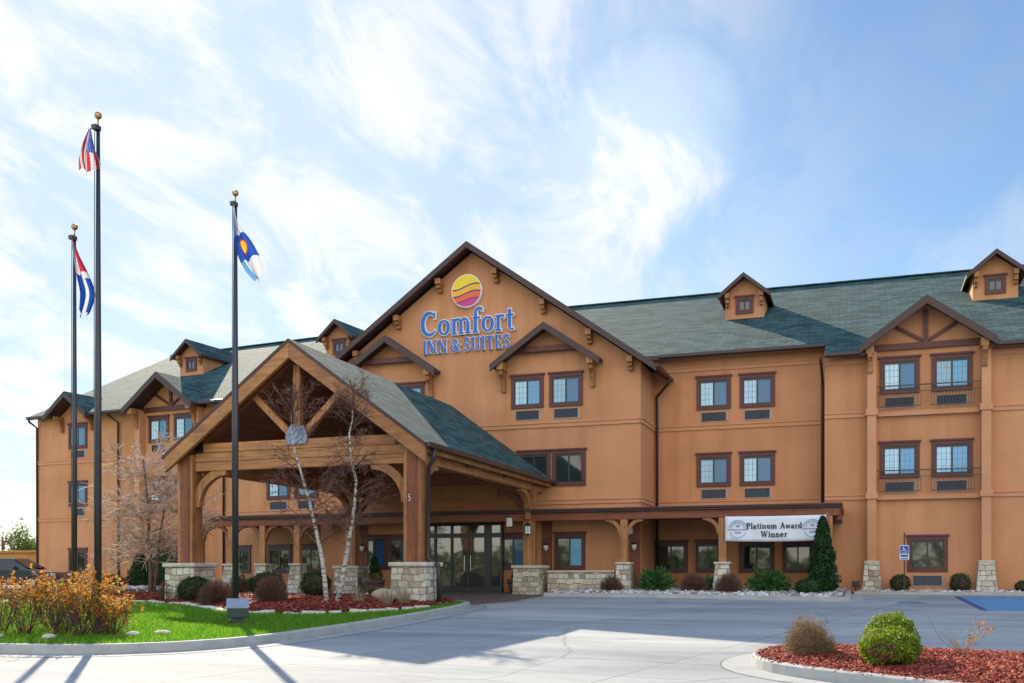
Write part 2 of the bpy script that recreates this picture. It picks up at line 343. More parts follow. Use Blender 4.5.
mat('annex_wall', f_tex2((.46, .22, .07), (.56, .28, .10), 1)); mat('woods', islands((.05, .08, .02), (.09, .13, .035), (.14, .17, .06)))
mat('tank_white', plain((.62, .62, .62), .5, .08)); mat('dark_roof', plain((.05, .04, .045), .7))

# ------------------------------------------------------------------ mesh helpers
WORG = {}
def world_org(o): return WORG.get(o.name, Vector((0, 0, 0))) if o else Vector((0, 0, 0))

class MB:
    def __init__(s): s.v = []; s.f = []; s.m = []; s.k = 0; s.M = None
    def add(s, vs, fs, k=None):
        o = len(s.v)
        for p in vs:
            p = Vector(p); s.v.append(s.M @ p if s.M else p)
        for f in fs: s.f.append([o + i for i in f]); s.m.append(s.k if k is None else k)
    def box(s, x0, x1, y0, y1, z0, z1, k=None):
        s.add([(x0, y0, z0), (x1, y0, z0), (x1, y1, z0), (x0, y1, z0), (x0, y0, z1), (x1, y0, z1), (x1, y1, z1), (x0, y1, z1)],
              [(0, 3, 2, 1), (4, 5, 6, 7), (0, 1, 5, 4), (1, 2, 6, 5), (2, 3, 7, 6), (3, 0, 4, 7)], k)
    def prism(s, poly, axis, a, b, k=None, kcap=None):
        n = len(poly)
        def P(p, t):
            return (t, p[0], p[1]) if axis == 'x' else (p[0], t, p[1]) if axis == 'y' else (p[0], p[1], t)
        s.add([P(p, a) for p in poly] + [P(p, b) for p in poly], [(i, (i + 1) % n, n + (i + 1) % n, n + i) for i in range(n)], k)
        o = len(s.v) - 2 * n
        tri = tessellate_polygon([[Vector((p[0], p[1], 0)) for p in poly]])
        kk = s.k if k is None else k
        if kcap is not None: kk = kcap
        for t in tri:
            s.f.append([o + i for i in t]); s.m.append(kk); s.f.append([o + n + i for i in reversed(t)]); s.m.append(kk)
    def bar(s, a, b, w, h, up=(0, 0, 1), k=None):
        a = Vector(a); b = Vector(b); d = (b - a).normalized(); u = Vector(up)
        sd = d.cross(u).normalized(); u = sd.cross(d).normalized(); sd *= w / 2; u *= h / 2
        vs = [a - sd - u, a + sd - u, a + sd + u, a - sd + u, b - sd - u, b + sd - u, b + sd + u, b - sd + u]
        s.add(vs, [(0, 1, 2, 3), (7, 6, 5, 4), (0, 4, 5, 1), (1, 5, 6, 2), (2, 6, 7, 3), (3, 7, 4, 0)], k)
    def frustum(s, cx, cy, z0, z1, a, b, k=None):
        s.add([(cx - a, cy - a, z0), (cx + a, cy - a, z0), (cx + a, cy + a, z0), (cx - a, cy + a, z0), (cx - b, cy - b, z1), (cx + b, cy - b, z1), (cx + b, cy + b, z1), (cx - b, cy + b, z1)],
              [(0, 3, 2, 1), (4, 5, 6, 7), (0, 1, 5, 4), (1, 2, 6, 5), (2, 3, 7, 6), (3, 0, 4, 7)], k)
    def tube(s, pts, rad, n=8, cap=True, k=None):
        pts = [Vector(p) for p in pts]; m = len(pts)
        if not isinstance(rad, (list, tuple)): rad = [rad] * m
        vs = []; prev = None
        for i, p in enumerate(pts):
            d = (pts[min(i + 1, m - 1)] - pts[max(i - 1, 0)])
            d = d.normalized() if d.length > 1e-9 else Vector((0, 0, 1))
            if prev is None: a = d.orthogonal().normalized()
            else: a = (prev - d * prev.dot(d)); a = a.normalized() if a.length > 1e-6 else d.orthogonal().normalized()
            prev = a; b = d.cross(a)
            for j in range(n):
                t = 2 * math.pi * j / n; vs.append(p + (a * math.cos(t) + b * math.sin(t)) * rad[i])
        fs = [(i * n + j, i * n + (j + 1) % n, (i + 1) * n + (j + 1) % n, (i + 1) * n + j) for i in range(m - 1) for j in range(n)]
        if cap: fs += [tuple(range(n))[::-1], tuple((m - 1) * n + j for j in range(n))]
        s.add(vs, fs, k)
    def lathe(s, cx, cy, prof, n=16, k=None):
        vs = []; m = len(prof)
        for r, z in prof:
            for j in range(n):
                t = 2 * math.pi * j / n; vs.append((cx + r * math.cos(t), cy + r * math.sin(t), z))
        fs = [(i * n + j, i * n + (j + 1) % n, (i + 1) * n + (j + 1) % n, (i + 1) * n + j) for i in range(m - 1) for j in range(n)]
        fs += [tuple(range(n))[::-1], tuple((m - 1) * n + j for j in range(n))]
        s.add(vs, fs, k)
    def ball(s, c, r, n=10, k=None):
        rx, ry, rz = r if isinstance(r, tuple) else (r, r, r)
        vs = []; fs = []
        for i in range(n + 1):
            a = math.pi * i / n
            for j in range(n * 2):
                t = math.pi * j / n; vs.append((c[0] + rx * math.sin(a) * math.cos(t), c[1] + ry * math.sin(a) * math.sin(t), c[2] + rz * math.cos(a)))
        for i in range(n):
            for j in range(n * 2): fs.append((i * 2 * n + j, (i + 1) * 2 * n + j, (i + 1) * 2 * n + (j + 1) % (2 * n), i * 2 * n + (j + 1) % (2 * n)))
        s.add(vs, fs, k)
    def build(s, name, mats, parent=None, raw=False, smooth=False, uv=True, bevel=0, recalc=True):
        me = bpy.data.meshes.new(name)
        if raw: org = Vector((0, 0, 0))
        else:
            xs = [p.x for p in s.v]; ys = [p.y for p in s.v]; zs = [p.z for p in s.v]
            org = Vector(((min(xs) + max(xs)) / 2, (min(ys) + max(ys)) / 2, min(zs)))
        me.from_pydata([tuple(p - org) for p in s.v], [], s.f)
        for m in (mats if isinstance(mats, (list, tuple)) else [mats]): me.materials.append(MAT[m])
        me.polygons.foreach_set('material_index', s.m)
        if recalc:
            bm = bmesh.new(); bm.from_mesh(me); bmesh.ops.recalc_face_normals(bm, faces=bm.faces); bm.to_mesh(me); bm.free()
        if smooth: me.polygons.foreach_set('use_smooth', [True] * len(me.polygons))
        if uv:
            me.update(); l = me.uv_layers.new(name='UVMap'); co = me.vertices
            for p in me.polygons:
                n = p.normal; t = Vector((0, 0, 1)).cross(n)
                if t.length < 1e-4: t = Vector((1, 0, 0))
                t.normalize(); b = n.cross(t)
                for li in p.loop_indices:
                    c = co[me.loops[li].vertex_index].co + org; l.data[li].uv = (c.dot(t), c.dot(b))
        o = bpy.data.objects.new(name, me); COL.objects.link(o)
        if bevel:
            bv = o.modifiers.new('bevel', 'BEVEL'); bv.width = bevel; bv.segments = 2; bv.limit_method = 'ANGLE'; bv.angle_limit = R(40)
        if parent: o.parent = parent
        if raw: WORG[o.name] = world_org(parent)
        else:
            o.location = org - world_org(parent); WORG[o.name] = org
        return o
def thing(name, label, cat, loc, group=None):
    o = bpy.data.objects.new(name, None); COL.objects.link(o); o.location = loc; o.empty_display_size = .3
    o['label'] = label; o['category'] = cat
    if group: o['group'] = group
    WORG[o.name] = Vector(loc); return o
def tag(o, label, cat, group=None):
    o['label'] = label; o['category'] = cat
    if group: o['group'] = group
    return o
def kind(o, k): o['kind'] = k; return o
def dup(o, parent=None, loc=None, rz=None, scale=None):
    c = o.copy(); COL.objects.link(c)
    if parent is not None: c.parent = parent
    if loc is not None: c.location = loc
    if rz is not None: c.rotation_euler.z = rz
    if scale is not None: c.scale = scale if isinstance(scale, tuple) else (scale,) * 3
    for ch in o.children: dup(ch, c)
    return c
def fast_mesh(name, verts, faces, mats, parent=None, loc=(0, 0, 0), midx=None):
    """verts (n,3) numpy, faces (m,k) numpy with constant k"""
    me = bpy.data.meshes.new(name); k = faces.shape[1]
    me.vertices.add(len(verts)); me.vertices.foreach_set('co', verts.astype(np.float32).ravel())
    me.loops.add(faces.size); me.loops.foreach_set('vertex_index', faces.astype(np.int32).ravel())
    me.polygons.add(len(faces)); me.polygons.foreach_set('loop_start', np.arange(0, faces.size, k, dtype=np.int32))
    for m in (mats if isinstance(mats, (list, tuple)) else [mats]): me.materials.append(MAT[m])
    if midx is not None: me.polygons.foreach_set('material_index', midx.astype(np.int32))
    me.update(calc_edges=True); me.validate()
    o = bpy.data.objects.new(name, me); COL.objects.link(o); o.location = loc
    if parent: o.parent = parent
    return o

GK = .0235
def gz(y):
    return -GK * (38.8 - min(max(y, 0.0), 38.8))

# ------------------------------------------------------------------ ground
def chaikin(pts, it=2, closed=False):
    for _ in range(it):
        out = []; n = len(pts)
        for i in range(n if closed else n - 1):
            a, b = pts[i], pts[(i + 1) % n]
            out += [(a[0] * .75 + b[0] * .25, a[1] * .75 + b[1] * .25), (a[0] * .25 + b[0] * .75, a[1] * .25 + b[1] * .75)]
        pts = out if closed else [pts[0]] + out + [pts[-1]]
    return pts
def sheet(name, poly, off, m, k='structure'):
    tri = tessellate_polygon([[Vector((p[0], p[1], 0)) for p in poly]])
    b = MB(); b.add([(p[0], p[1], gz(p[1]) + off) for p in poly], [tuple(t) for t in tri])
    o = b.build(name, m, uv=False)
    return kind(o, k)
def grid_sheet(name, xs, ys, off, m):
    b = MB(); nx = len(xs)
    b.add([(x, y, gz(y) + off) for y in ys for x in xs], [(j * nx + i, j * nx + i + 1, (j + 1) * nx + i + 1, (j + 1) * nx + i) for j in range(len(ys) - 1) for i in range(nx - 1)])
    return kind(b.build(name, m, uv=False), 'structure')
grid_sheet('ground', [-900, -120, 0, 120, 900], [-900, -60, 0, 38.8, 120, 900], -.03, 'earth')
grid_sheet('pavement', [-75, 0, 70], [-45, 0, 38.8, 60], 0.0, 'concrete')

def sweep(path, prof, closed=False):
    """prof: (offset to the left of travel, height above ground)"""
    b = MB(); n = len(path); m = len(prof); vs = []
    for i, p in enumerate(path):
        a = path[(i - 1) % n] if closed or i > 0 else p; c = path[(i + 1) % n] if closed or i < n - 1 else p
        d = Vector((c[0] - a[0], c[1] - a[1])).normalized(); nr = Vector((-d.y, d.x))
        for o, h in prof:
            x, y = p[0] + nr.x * o, p[1] + nr.y * o; vs.append((x, y, gz(y) + h))
    fs = [(i * m + j, i * m + j + 1, ((i + 1) % n) * m + j + 1, ((i + 1) % n) * m + j) for i in range(n if closed else n - 1) for j in range(m - 1)]
    b.add(vs, fs); return b
def pip(poly, X, Y):
    ins = np.zeros(X.shape, bool); n = len(poly)
    for i in range(n):
        x0, y0 = poly[i]; x1, y1 = poly[(i + 1) % n]
        c = ((y0 > Y) != (y1 > Y)) & (X < (x1 - x0) * (Y - y0) / (y1 - y0 + 1e-12) + x0); ins ^= c
    return ins
def pdist(poly, X, Y, closed=True):
    d = np.full(X.shape, 1e9); n = len(poly)
    for i in range(n if closed else n - 1):
        a = np.array(poly[i]); b = np.array(poly[(i + 1) % n]); ab = b - a; L2 = (ab ** 2).sum() + 1e-12
        t = np.clip(((X - a[0]) * ab[0] + (Y - a[1]) * ab[1]) / L2, 0, 1)
        d = np.minimum(d, np.hypot(X - a[0] - t * ab[0], Y - a[1] - t * ab[1]))
    return d

# lawn island in front of the entrance
LAWN = chaikin([(-60, 11.9), (-20, 12.0), (-13, 12.3), (-11.3, 12.5), (-9.75, 13.9), (-9.55, 17), (-9.7, 21.5), (-10.1, 25.4), (-10.7, 27.0), (-12.2, 27.4), (-22, 28.6), (-28, 29.6), (-60, 30.5)], 3)
KT = .15
LAWN_IN = [p for p in LAWN]
sheet('lawn', LAWN_IN, KT - .015, 'turf')
kind(sweep(LAWN + [LAWN[0]], [(-.03, -.02), (-.02, KT - .02), (.01, KT), (.15, KT), (.155, KT - .06)][::-1]).build('kerb', 'kerb', uv=False), 'structure')
kind(sweep(LAWN + [LAWN[0]], [(-.46, .0045), (-.03, .010)][::-1]).build('kerb_gutter', 'gutter_pan', uv=False), 'structure'); kind(sweep(LAWN + [LAWN[0]], [(-.49, .006), (-.465, .006)][::-1]).build('pavement_joint', 'joint', uv=False), 'structure')
# planted island at the right
ISL = chaikin([(-1.42, 13.75), (-1.33, 14.85), (-.83, 15.6), (0, 15.5), (2.07, 15.0), (12.6, 12.3), (12.6, 8.2), (1.53, 11.0), (-.09, 12.05), (-1.0, 12.8)], 2, True)
sheet('mulch_bed', ISL, KT - .012, 'mulch_soil')
if sum(ISL[i][0] * ISL[(i + 1) % len(ISL)][1] - ISL[(i + 1) % len(ISL)][0] * ISL[i][1] for i in range(len(ISL))) < 0: ISL = ISL[::-1]
kind(sweep(ISL, [(-.03, -.02), (-.02, KT - .02), (.01, KT), (.13, KT), (.135, KT - .06)][::-1], True).build('kerb', 'kerb', uv=False), 'structure')
kind(sweep(ISL, [(-.42, .0045), (-.03, .010)][::-1], True).build('kerb_gutter', 'gutter_pan', uv=False), 'structure'); kind(sweep(ISL, [(-.44, .006), (-.425, .006)][::-1], True).build('pavement_joint', 'joint', uv=False), 'structure')
# gravel strip along the right wing
GRAV = [(-10.3, 32.9), (-7.5, 32.75), (-4.9, 32.4), (-2.4, 31.6), (-.5, 31.1), (-.3, 31.5), (-.35, 37.4), (-.35, 38.7), (-10.3, 38.7)]
sheet('gravel_bed', GRAV, .10, 'gravel_base')
kind(sweep(GRAV[:8], [(-.40, .004), (-.04, .010), (-.02, .12), (.01, .135), (.13, .135), (.14, .06)][::-1]).build('kerb', 'kerb', uv=False), 'structure')
GRAV2 = [(-.2, 36.2), (14, 36.2), (14, 37.5), (-.2, 37.5)]
sheet('gravel_bed', GRAV2, .06, 'gravel_base')
kind(sweep([(-.2, 36.2), (14, 36.2)], [(-.02, .0), (-.01, .10), (.12, .10), (.13, .05)][::-1]).build('kerb', 'kerb', uv=False), 'structure')
GRAV3 = [(-45, 35.0), (-20.5, 35.4), (-20.5, 38.2), (-22, 38.75), (-30, 39.6), (-45, 41.3)]
sheet('gravel_bed', GRAV3, .05, 'gravel_base')
sheet('entrance_paving', [(-21, 27.8), (-12.2, 27.7), (-10.7, 27.5), (-10.2, 29.5), (-10.45, 33.2), (-10.5, 36.2), (-20.6, 36.2), (-21, 35.2)], .006, 'pavers')
# accessible parking: blue aisle with darker border and a symbol
sheet('parking_aisle_paint', [(2.95, 34.9), (12, 34.9), (12, 27.4), (3.0, 27.4)], .004, 'blue_paint')
def line(p, q, w, off, m, name='painted_line'):
    p = Vector(p); q = Vector(q); d = (q - p).normalized(); n = Vector((-d.y, d.x)) * w / 2
    sheet(name, [tuple(p - n), tuple(q - n), tuple(q + n), tuple(p + n)], off, m)
line((2.93, 27.4), (2.93, 34.9), .16, .008, 'blue_line'); line((3.05, 34.8), (12, 34.8), .14, .008, 'blue_line')
def wheelchair(mb, T, w=.07, d=.0):
    """strokes of the access symbol in a unit square, mapped by T(x, y)"""
    def stroke(pts, ww):
        for a, b in zip(pts, pts[1:]):
            a = Vector(a); b = Vector(b); dd = (b - a).normalized(); n = Vector((-dd.y, dd.x)) * ww / 2; a2 = a - dd * ww * .3; b2 = b + dd * ww * .3
            mb.add([T(*(a2 - n)), T(*(b2 - n)), T(*(b2 + n)), T(*(a2 + n))], [(0, 1, 2, 3)])
    stroke([(.40, .72), (.42, .42), (.66, .42), (.76, .16), (.86, .20)], .09); stroke([(.42, .56), (.62, .56)], .07)
    stroke([(.43 + .25 * math.cos(R(a)), .28 + .25 * math.sin(R(a))) for a in range(125, 376, 25)], .075)
    mb.add([T(.39 + .08 * math.cos(R(a)), .87 + .08 * math.sin(R(a))) for a in range(0, 360, 30)], [tuple(range(12))])
b = MB(); wheelchair(b, lambda x, y: (.85 + x * 1.1, 30.4 + y * 1.5, gz(30.4 + y * 1.5) + .008)); kind(b.build('painted_symbol', 'blue_paint', uv=False), 'structure')

# raised mulch bed before the entrance
EDGE = chaikin([(-24.6, 25.9), (-22.4, 25.2), (-20.4, 24.5), (-18.9, 23.9), (-17.1, 22.9), (-14.6, 20.6), (-13.3, 20.2), (-12.3, 20.25), (-11.3, 20.9), (-10.75, 22.2), (-10.55, 23.6)], 2)
BED = EDGE + [(-10.8, 26.3), (-12.3, 27.0), (-22, 28.2), (-25.5, 28.6)]
def mound(poly, base, h, rate, res, name, m):
    P = np.array(poly); x0, y0 = P.min(0); x1, y1 = P.max(0)
    xs = np.arange(x0, x1 + res, res); ys = np.arange(y0, y1 + res, res); X, Y = np.meshgrid(xs, ys)
    ins = pip(poly, X, Y); D = np.where(ins, pdist(poly, X, Y), 0)
    Z = np.vectorize(gz)(Y) + base + h * np.clip(D / rate, 0, 1) ** .6 - np.where(ins, 0, .1)
    vs = np.stack([X, Y, Z], -1).reshape(-1, 3); nx = len(xs); F = []
    for j in range(len(ys) - 1):
        for i in range(nx - 1):
            if ins[j, i] and ins[j, i + 1] and ins[j + 1, i] and ins[j + 1, i + 1]: F.append((j * nx + i, j * nx + i + 1, (j + 1) * nx + i + 1, (j + 1) * nx + i))
    o = fast_mesh(name, vs, np.array(F), m); o.data.polygons.foreach_set('use_smooth', [True] * len(o.data.polygons)); return kind(o, 'structure')
mound(BED, KT, .16, 1.2, .2, 'mulch_bed', 'mulch_soil')
def poly_z(poly, p, base, h, rate):
    ins = pip(poly, p[:, 0], p[:, 1]); d = pdist(poly, p[:, 0], p[:, 1]) * ins
    return -GK * (38.8 - np.clip(p[:, 1], 0, 38.8)) + base + h * np.clip(d / rate, 0, 1) ** .6
def bed_z(x, y):
    if pip(BED, np.array([x]), np.array([y]))[0]:
        return gz(y) + KT + .16 * min(1, pdist(BED, np.array([x]), np.array([y]))[0] / 1.2) ** .6
    return gz(y) + KT
mound(ISL, KT - .03, .07, .9, .12, 'mulch_mound', 'mulch_soil')
def isl_z(x, y): return gz(y) + KT - .03 + .07 * min(1, pdist(ISL, np.array([x]), np.array([y]))[0] / .9) ** .6

def scatter_pts(poly, n):
    P = np.array(poly); x0, y0 = P.min(0); x1, y1 = P.max(0); out = []
    got = 0
    while got < n:
        X = nrg.uniform(x0, x1, n * 2); Y = nrg.uniform(y0, y1, n * 2); k = pip(poly, X, Y); out.append(np.stack([X[k], Y[k]], 1)); got += k.sum()
    return np.concatenate(out)[:n]
def chips(name, poly, n, zf, lo, hi, m):
    p = scatter_pts(poly, n); z = zf(p) + nrg.uniform(0, .03 if hi > .1 else .015, n)
    L = nrg.uniform(lo, hi, n); W = L * nrg.uniform(.18, .45, n); th = nrg.uniform(0, 2 * np.pi, n)
    d = np.stack([np.cos(th), np.sin(th), nrg.uniform(-.45, .45, n)], 1); s = np.stack([-np.sin(th), np.cos(th), nrg.uniform(-.6, .6, n)], 1)
    c = np.stack([p[:, 0], p[:, 1], z], 1); u = np.array([0, 0, 1.0]) * .010
    a = d * L[:, None] / 2; bb = s * W[:, None] / 2
    V = np.stack([c - a - bb, c + a - bb, c + a * .8 + bb, c - a + bb, c - a - bb + u, c + a - bb + u, c + a * .8 + bb + u, c - a + bb + u], 1).reshape(-1, 3)
    F = np.array([(4, 5, 6, 7), (0, 1, 5, 4), (1, 2, 6, 5), (2, 3, 7, 6), (3, 0, 4, 7)])
    F = (F[None] + (np.arange(n) * 8)[:, None, None]).reshape(-1, 4)
    return kind(fast_mesh(name, V, F, m), 'stuff')
chips('mulch_chips', BED, 14000, lambda p: poly_z(BED, p, KT, .16, 1.2), .03, .13, 'mulch')
ISLV = [(x, y) for x, y in ISL]
ISLN = [(x, y) if x < 5.5 else (5.5, 14.1 if y > 11.2 else 10.0) for x, y in ISLV]
chips('mulch_chips', ISLN, 30000, lambda p: poly_z(ISL, p, KT - .03, .07, .9), .012, .06, 'mulch'); chips('mulch_chips', ISLN, 1500, lambda p: poly_z(ISL, p, KT - .03, .07, .9), .05, .10, 'mulch')
def rocks(name, poly, n, off, lo, hi):
    p = scatter_pts(poly, n); r = nrg.uniform(lo, hi, n)
    base = np.array([(-1, -1, -.6), (1, -1, -.6), (1, 1, -.6), (-1, 1, -.6), (-.7, -.7, .6), (.7, -.7, .6), (.7, .7, .6), (-.7, .7, .6), (0, 0, .95), (-1.25, 0, 0), (1.25, 0, 0), (0, -1.25, 0), (0, 1.25, 0)])
    from itertools import product
    F = np.array([(4, 5, 8), (5, 6, 8), (6, 7, 8), (7, 4, 8), (0, 11, 4), (4, 11, 5), (5, 11, 1), (1, 10, 5), (5, 10, 6), (6, 10, 2), (2, 12, 6), (6, 12, 7), (7, 12, 3), (3, 9, 7), (7, 9, 4), (4, 9, 0)])
    th = nrg.uniform(0, 6.28, n); V = base[None] * (1 + nrg.uniform(-.22, .22, (n, 13, 3))); V = V * (r[:, None] * nrg.uniform(.6, 1.2, (n, 3)))[:, None, :]
    X = V[..., 0] * np.cos(th)[:, None] - V[..., 1] * np.sin(th)[:, None]; Y = V[..., 0] * np.sin(th)[:, None] + V[..., 1] * np.cos(th)[:, None]
    z = np.array([gz(y) for y in p[:, 1]]) + off + r * nrg.uniform(0, .8, n)
    V = np.stack([X + p[:, 0:1], Y + p[:, 1:2], V[..., 2] + z[:, None]], -1).reshape(-1, 3)
    F = (F[None] + (np.arange(n) * 13)[:, None, None]).reshape(-1, 3)
    o = fast_mesh(name, V, F, 'river_rock'); o.data.polygons.foreach_set('use_smooth', [True] * len(o.data.polygons)); return kind(o, 'stuff')
GV = [(-10.2, 33.1), (-7.5, 32.95), (-4.9, 32.6), (-2.4, 31.8), (-.6, 31.35), (-.5, 38.4), (-10.2, 38.4)]
rocks('river_rocks', GV, 5200, .10, .03, .085)
rocks('river_rocks', [(-.1, 36.4), (6.5, 36.4), (6.5, 37.45), (-.1, 37.45)], 1200, .06, .025, .07)
rocks('river_rocks', [(-34, 35.8), (-20.8, 35.8), (-20.8, 38), (-34, 39.6)], 2600, .05, .03, .09)
# pale crushed rock at the back of the lawn island
rocks('river_rocks', [(-30, 29.0), (-22, 28.3), (-14.0, 27.4), (-13.0, 26.6), (-22, 27.0), (-27, 28.2), (-30, 28.6)], 1500, KT + .06, .03, .08)

def grass_blades(name, n):
    poly = [p for p in LAWN if p[0] > -24] ; poly = [(-24, 12.15)] + poly[:] + [(-24, 28.9)]
    p = scatter_pts(poly, n * 3)
    ins = pip(BED, p[:, 0], p[:, 1]); p = p[~ins]
    p = p[pdist(LAWN, p[:, 0], p[:, 1], False) > .16]
    # denser towards the camera
    keep = nrg.uniform(0, 1, len(p)) < np.clip(1.25 - (p[:, 1] - 12) / 16, .3, 1); p = p[keep][:n]; n = len(p)
    h = nrg.uniform(.035, .085, n) * (1 + .5 * np.array([noise.noise((a * .9, b * .9, 0)) for a, b in p])); th = nrg.uniform(0, 6.28, n); w = nrg.uniform(.006, .012, n)
    z = np.array([gz(y) for y in p[:, 1]]) + KT - .02
    c = np.stack([p[:, 0], p[:, 1], z], 1); s = np.stack([np.cos(th), np.sin(th), np.zeros(n)], 1) * w[:, None]
    ln = np.stack([nrg.normal(0, .4, n) * h, nrg.normal(0, .4, n) * h, h], 1)
    V = np.stack([c - s, c + s, c + ln], 1).reshape(-1, 3); F = np.arange(n * 3).reshape(-1, 3)
    return kind(fast_mesh(name, V, F, 'grass'), 'stuff')
grass_blades('grass', 150000)

# ------------------------------------------------------------------ hotel
D1, D2, D3 = 36.2, 38.8, 37.5
LA = R(6.5); LOX, LOY = -22.0, 38.8
def LW(x, y): return (LOX + x * math.cos(LA) + y * math.sin(LA), LOY - x * math.sin(LA) + y * math.cos(LA))
ML = Matrix.Translation((LOX, LOY, 0)) @ Matrix.Rotation(-LA, 4, 'Z')
hotel = thing('hotel', 'long three storey terracotta stucco hotel with green shingle roofs and a tall central gable', 'hotel', (-14, 44, 0))
RZ, RP, RY = 14.0, .49, 48.3
LRZ, LRP = 13.8, .51
LZE = LRZ - LRP * 9.5
def roofz(y, ry=RY): return RZ - RP * (ry - y)

def gable_poly(xc, half, z0, ze, zp): return [(xc - half, z0), (xc + half, z0), (xc + half, ze), (xc, zp), (xc - half, ze)]
# walls
b = MB(); b.box(-7.65, -1.2, D2, 57.8, -.6, roofz(D2) - .10); b.build('wall', 'stucco', hotel, uv=False)
b = MB(); b.box(-1.2, 14, D3, 57.8, -.6, roofz(D3) - .10)
b.build('wall', 'stucco', hotel, uv=False)
b = MB(); zc = lambda x: 13.25 - .71 * abs(x + 14.25)
b.prism([(-20.9, -.6), (-7.6, -.6), (-7.6, zc(-7.6) - .12), (-14.25, 13.13), (-20.9, zc(-20.9) - .12)], 'y', D1, 47); b.build('wall', 'stucco', hotel, uv=False)
b = MB(); b.M = ML; b.prism([(0, -.6), (19.0, -.6), (19.0, LZE - .12), (9.5, LRZ - .22), (0, LZE - .12)], 'x', -18.4, 0)
b.build('wall', 'stucco', hotel, uv=False)
# roofs: slabs with shingle tops and dark edges
def roof_slab(b, p0, p1, x0, x1, th=.16, k_edge=1):
    """p0,p1 = (y,z) of the lower and upper edge of the top face, along x"""
    b.add([(x0, p0[0], p0[1]), (x1, p0[0], p0[1]), (x1, p1[0], p1[1]), (x0, p1[0], p1[1])], [(0, 1, 2, 3)], 0)
    b.add([(x0, p0[0], p0[1]), (x1, p0[0], p0[1]), (x1, p1[0], p1[1]), (x0, p1[0], p1[1]), (x0, p0[0], p0[1] - th), (x1, p0[0], p0[1] - th), (x1, p1[0], p1[1] - th), (x0, p1[0], p1[1] - th)],
          [(0, 4, 5, 1), (1, 5, 6, 2), (2, 6, 7, 3), (3, 7, 4, 0), (4, 7, 6, 5)], k_edge)
b = MB()
roof_slab(b, (38.2, roofz(38.2)), (RY, RZ), -16, -1.2); roof_slab(b, (RY, RZ), (58.4, roofz(38.2)), -16, -1.2)
for x0, x1, ye in ((-1.195, .15, 36.9), (.152, 4.13, 37.9), (4.132, 14.5, 36.9)): roof_slab(b, (ye, roofz(ye)), (RY, RZ), x0, x1)
roof_slab(b, (RY, RZ), (58.4, roofz(38.2)), -1.195, 14.5)
b.build('roof', ['shingle', 'brown_trim'], hotel, recalc=False)
b = MB(); b.M = ML
for x0, x1, ye in ((-18.5, -16.6, -.5), (-16.598, -14.3, .3), (-14.298, -11.2, -.65), (-11.198, -7.14, .3), (-7.138, 3.0, -.65)): roof_slab(b, (ye, LRZ - LRP * (9.5 - ye)), (9.5, LRZ), x0, x1)
roof_slab(b, (9.5, LRZ), (19.6, LRZ - LRP * 10.1), -18.5, 3.0)
b.build('roof', ['shingle', 'brown_trim'], hotel, recalc=False)
# small ridge caps
b = MB(); b.bar((-14, RY, RZ + .02), (14.5, RY, RZ + .02), .3, .05); b.M = ML; b.bar((-18.5, 9.5, LRZ + .02), (2.9, 9.5, LRZ + .02), .3, .05); b.build('ridge_cap', 'shingle', hotel)
def gable_roof(b, xc, half, ze, zp, y0, y1, th=.14, M=None):
    for s in (-1, 1):
        A = (xc + s * half, ze); P = (xc, zp)
        vs = [(A[0], y0, A[1]), (P[0], y0, P[1]), (P[0], y1, P[1]), (A[0], y1, A[1])]
        lo = [(x, y, z - th) for x, y, z in vs]
        b.add(vs, [(0, 1, 2, 3) if s < 0 else (3, 2, 1, 0)], 0)
        b.add(vs + lo, [(0, 4, 5, 1), (1, 5, 6, 2), (2, 6, 7, 3), (3, 7, 4, 0), (4, 7, 6, 5)], 1)
def barge(b, xc, half, ze, zp, y, wid, dep, k=None):
    """two raking boards below the roof line, y..y+wid"""
    sl = (zp - ze) / half
    for s in (-1, 1):
        e = xc + s * half
        poly = [(e, ze), (xc, zp), (xc, zp - dep * 1.22), (e, ze - dep * 1.22)]
        if s > 0: poly = poly[::-1]
        b.prism(poly, 'y', y, y + wid, k)
b = MB(); gable_roof(b, -14.25, 7.3, 13.4 - .71 * 7.3, 13.4, 35.6, 48.5, .13); b.build('roof', ['shingle', 'brown_trim'], hotel)
b = MB(); barge(b, -14.25, 7.32, 13.38 - .71 * 7.32, 13.38, 35.55, .12, .19); b.build('barge_board', 'brown_trim', hotel)

def corbel_poly(d, h):
    return [(0, 0), (-d, 0), (-d, -.22 * h), (-.80 * d, -.27 * h), (-.55 * d, -.42 * h), (-.36 * d, -.68 * h), (-.30 * d, -h), (0, -h)]
def corbel(b, x, y, z, d=.55, h=.9, w=.17):
    b.prism([(y + p[0], z + p[1]) for p in corbel_poly(d, h)], 'x', x - w / 2, x + w / 2)
for x in (-15.55, -17.35, -19.15, -13.2, -11.3, -9.5, -7.95):
    b = MB(); z = 13.2 - .71 * abs(x + 14.25) - .2
    b.box(x - .11, x + .11, D1 - .42, D1 + .02, z - .14, z + .08); b.box(x - .08, x + .08, D1 - .32, D1 + .02, z - .28, z - .142); b.box(x - .09, x + .09, D1 - .20, D1 + .02, z - .42, z - .282)
    b.build('corbel', 'timber_z', hotel, bevel=.015)
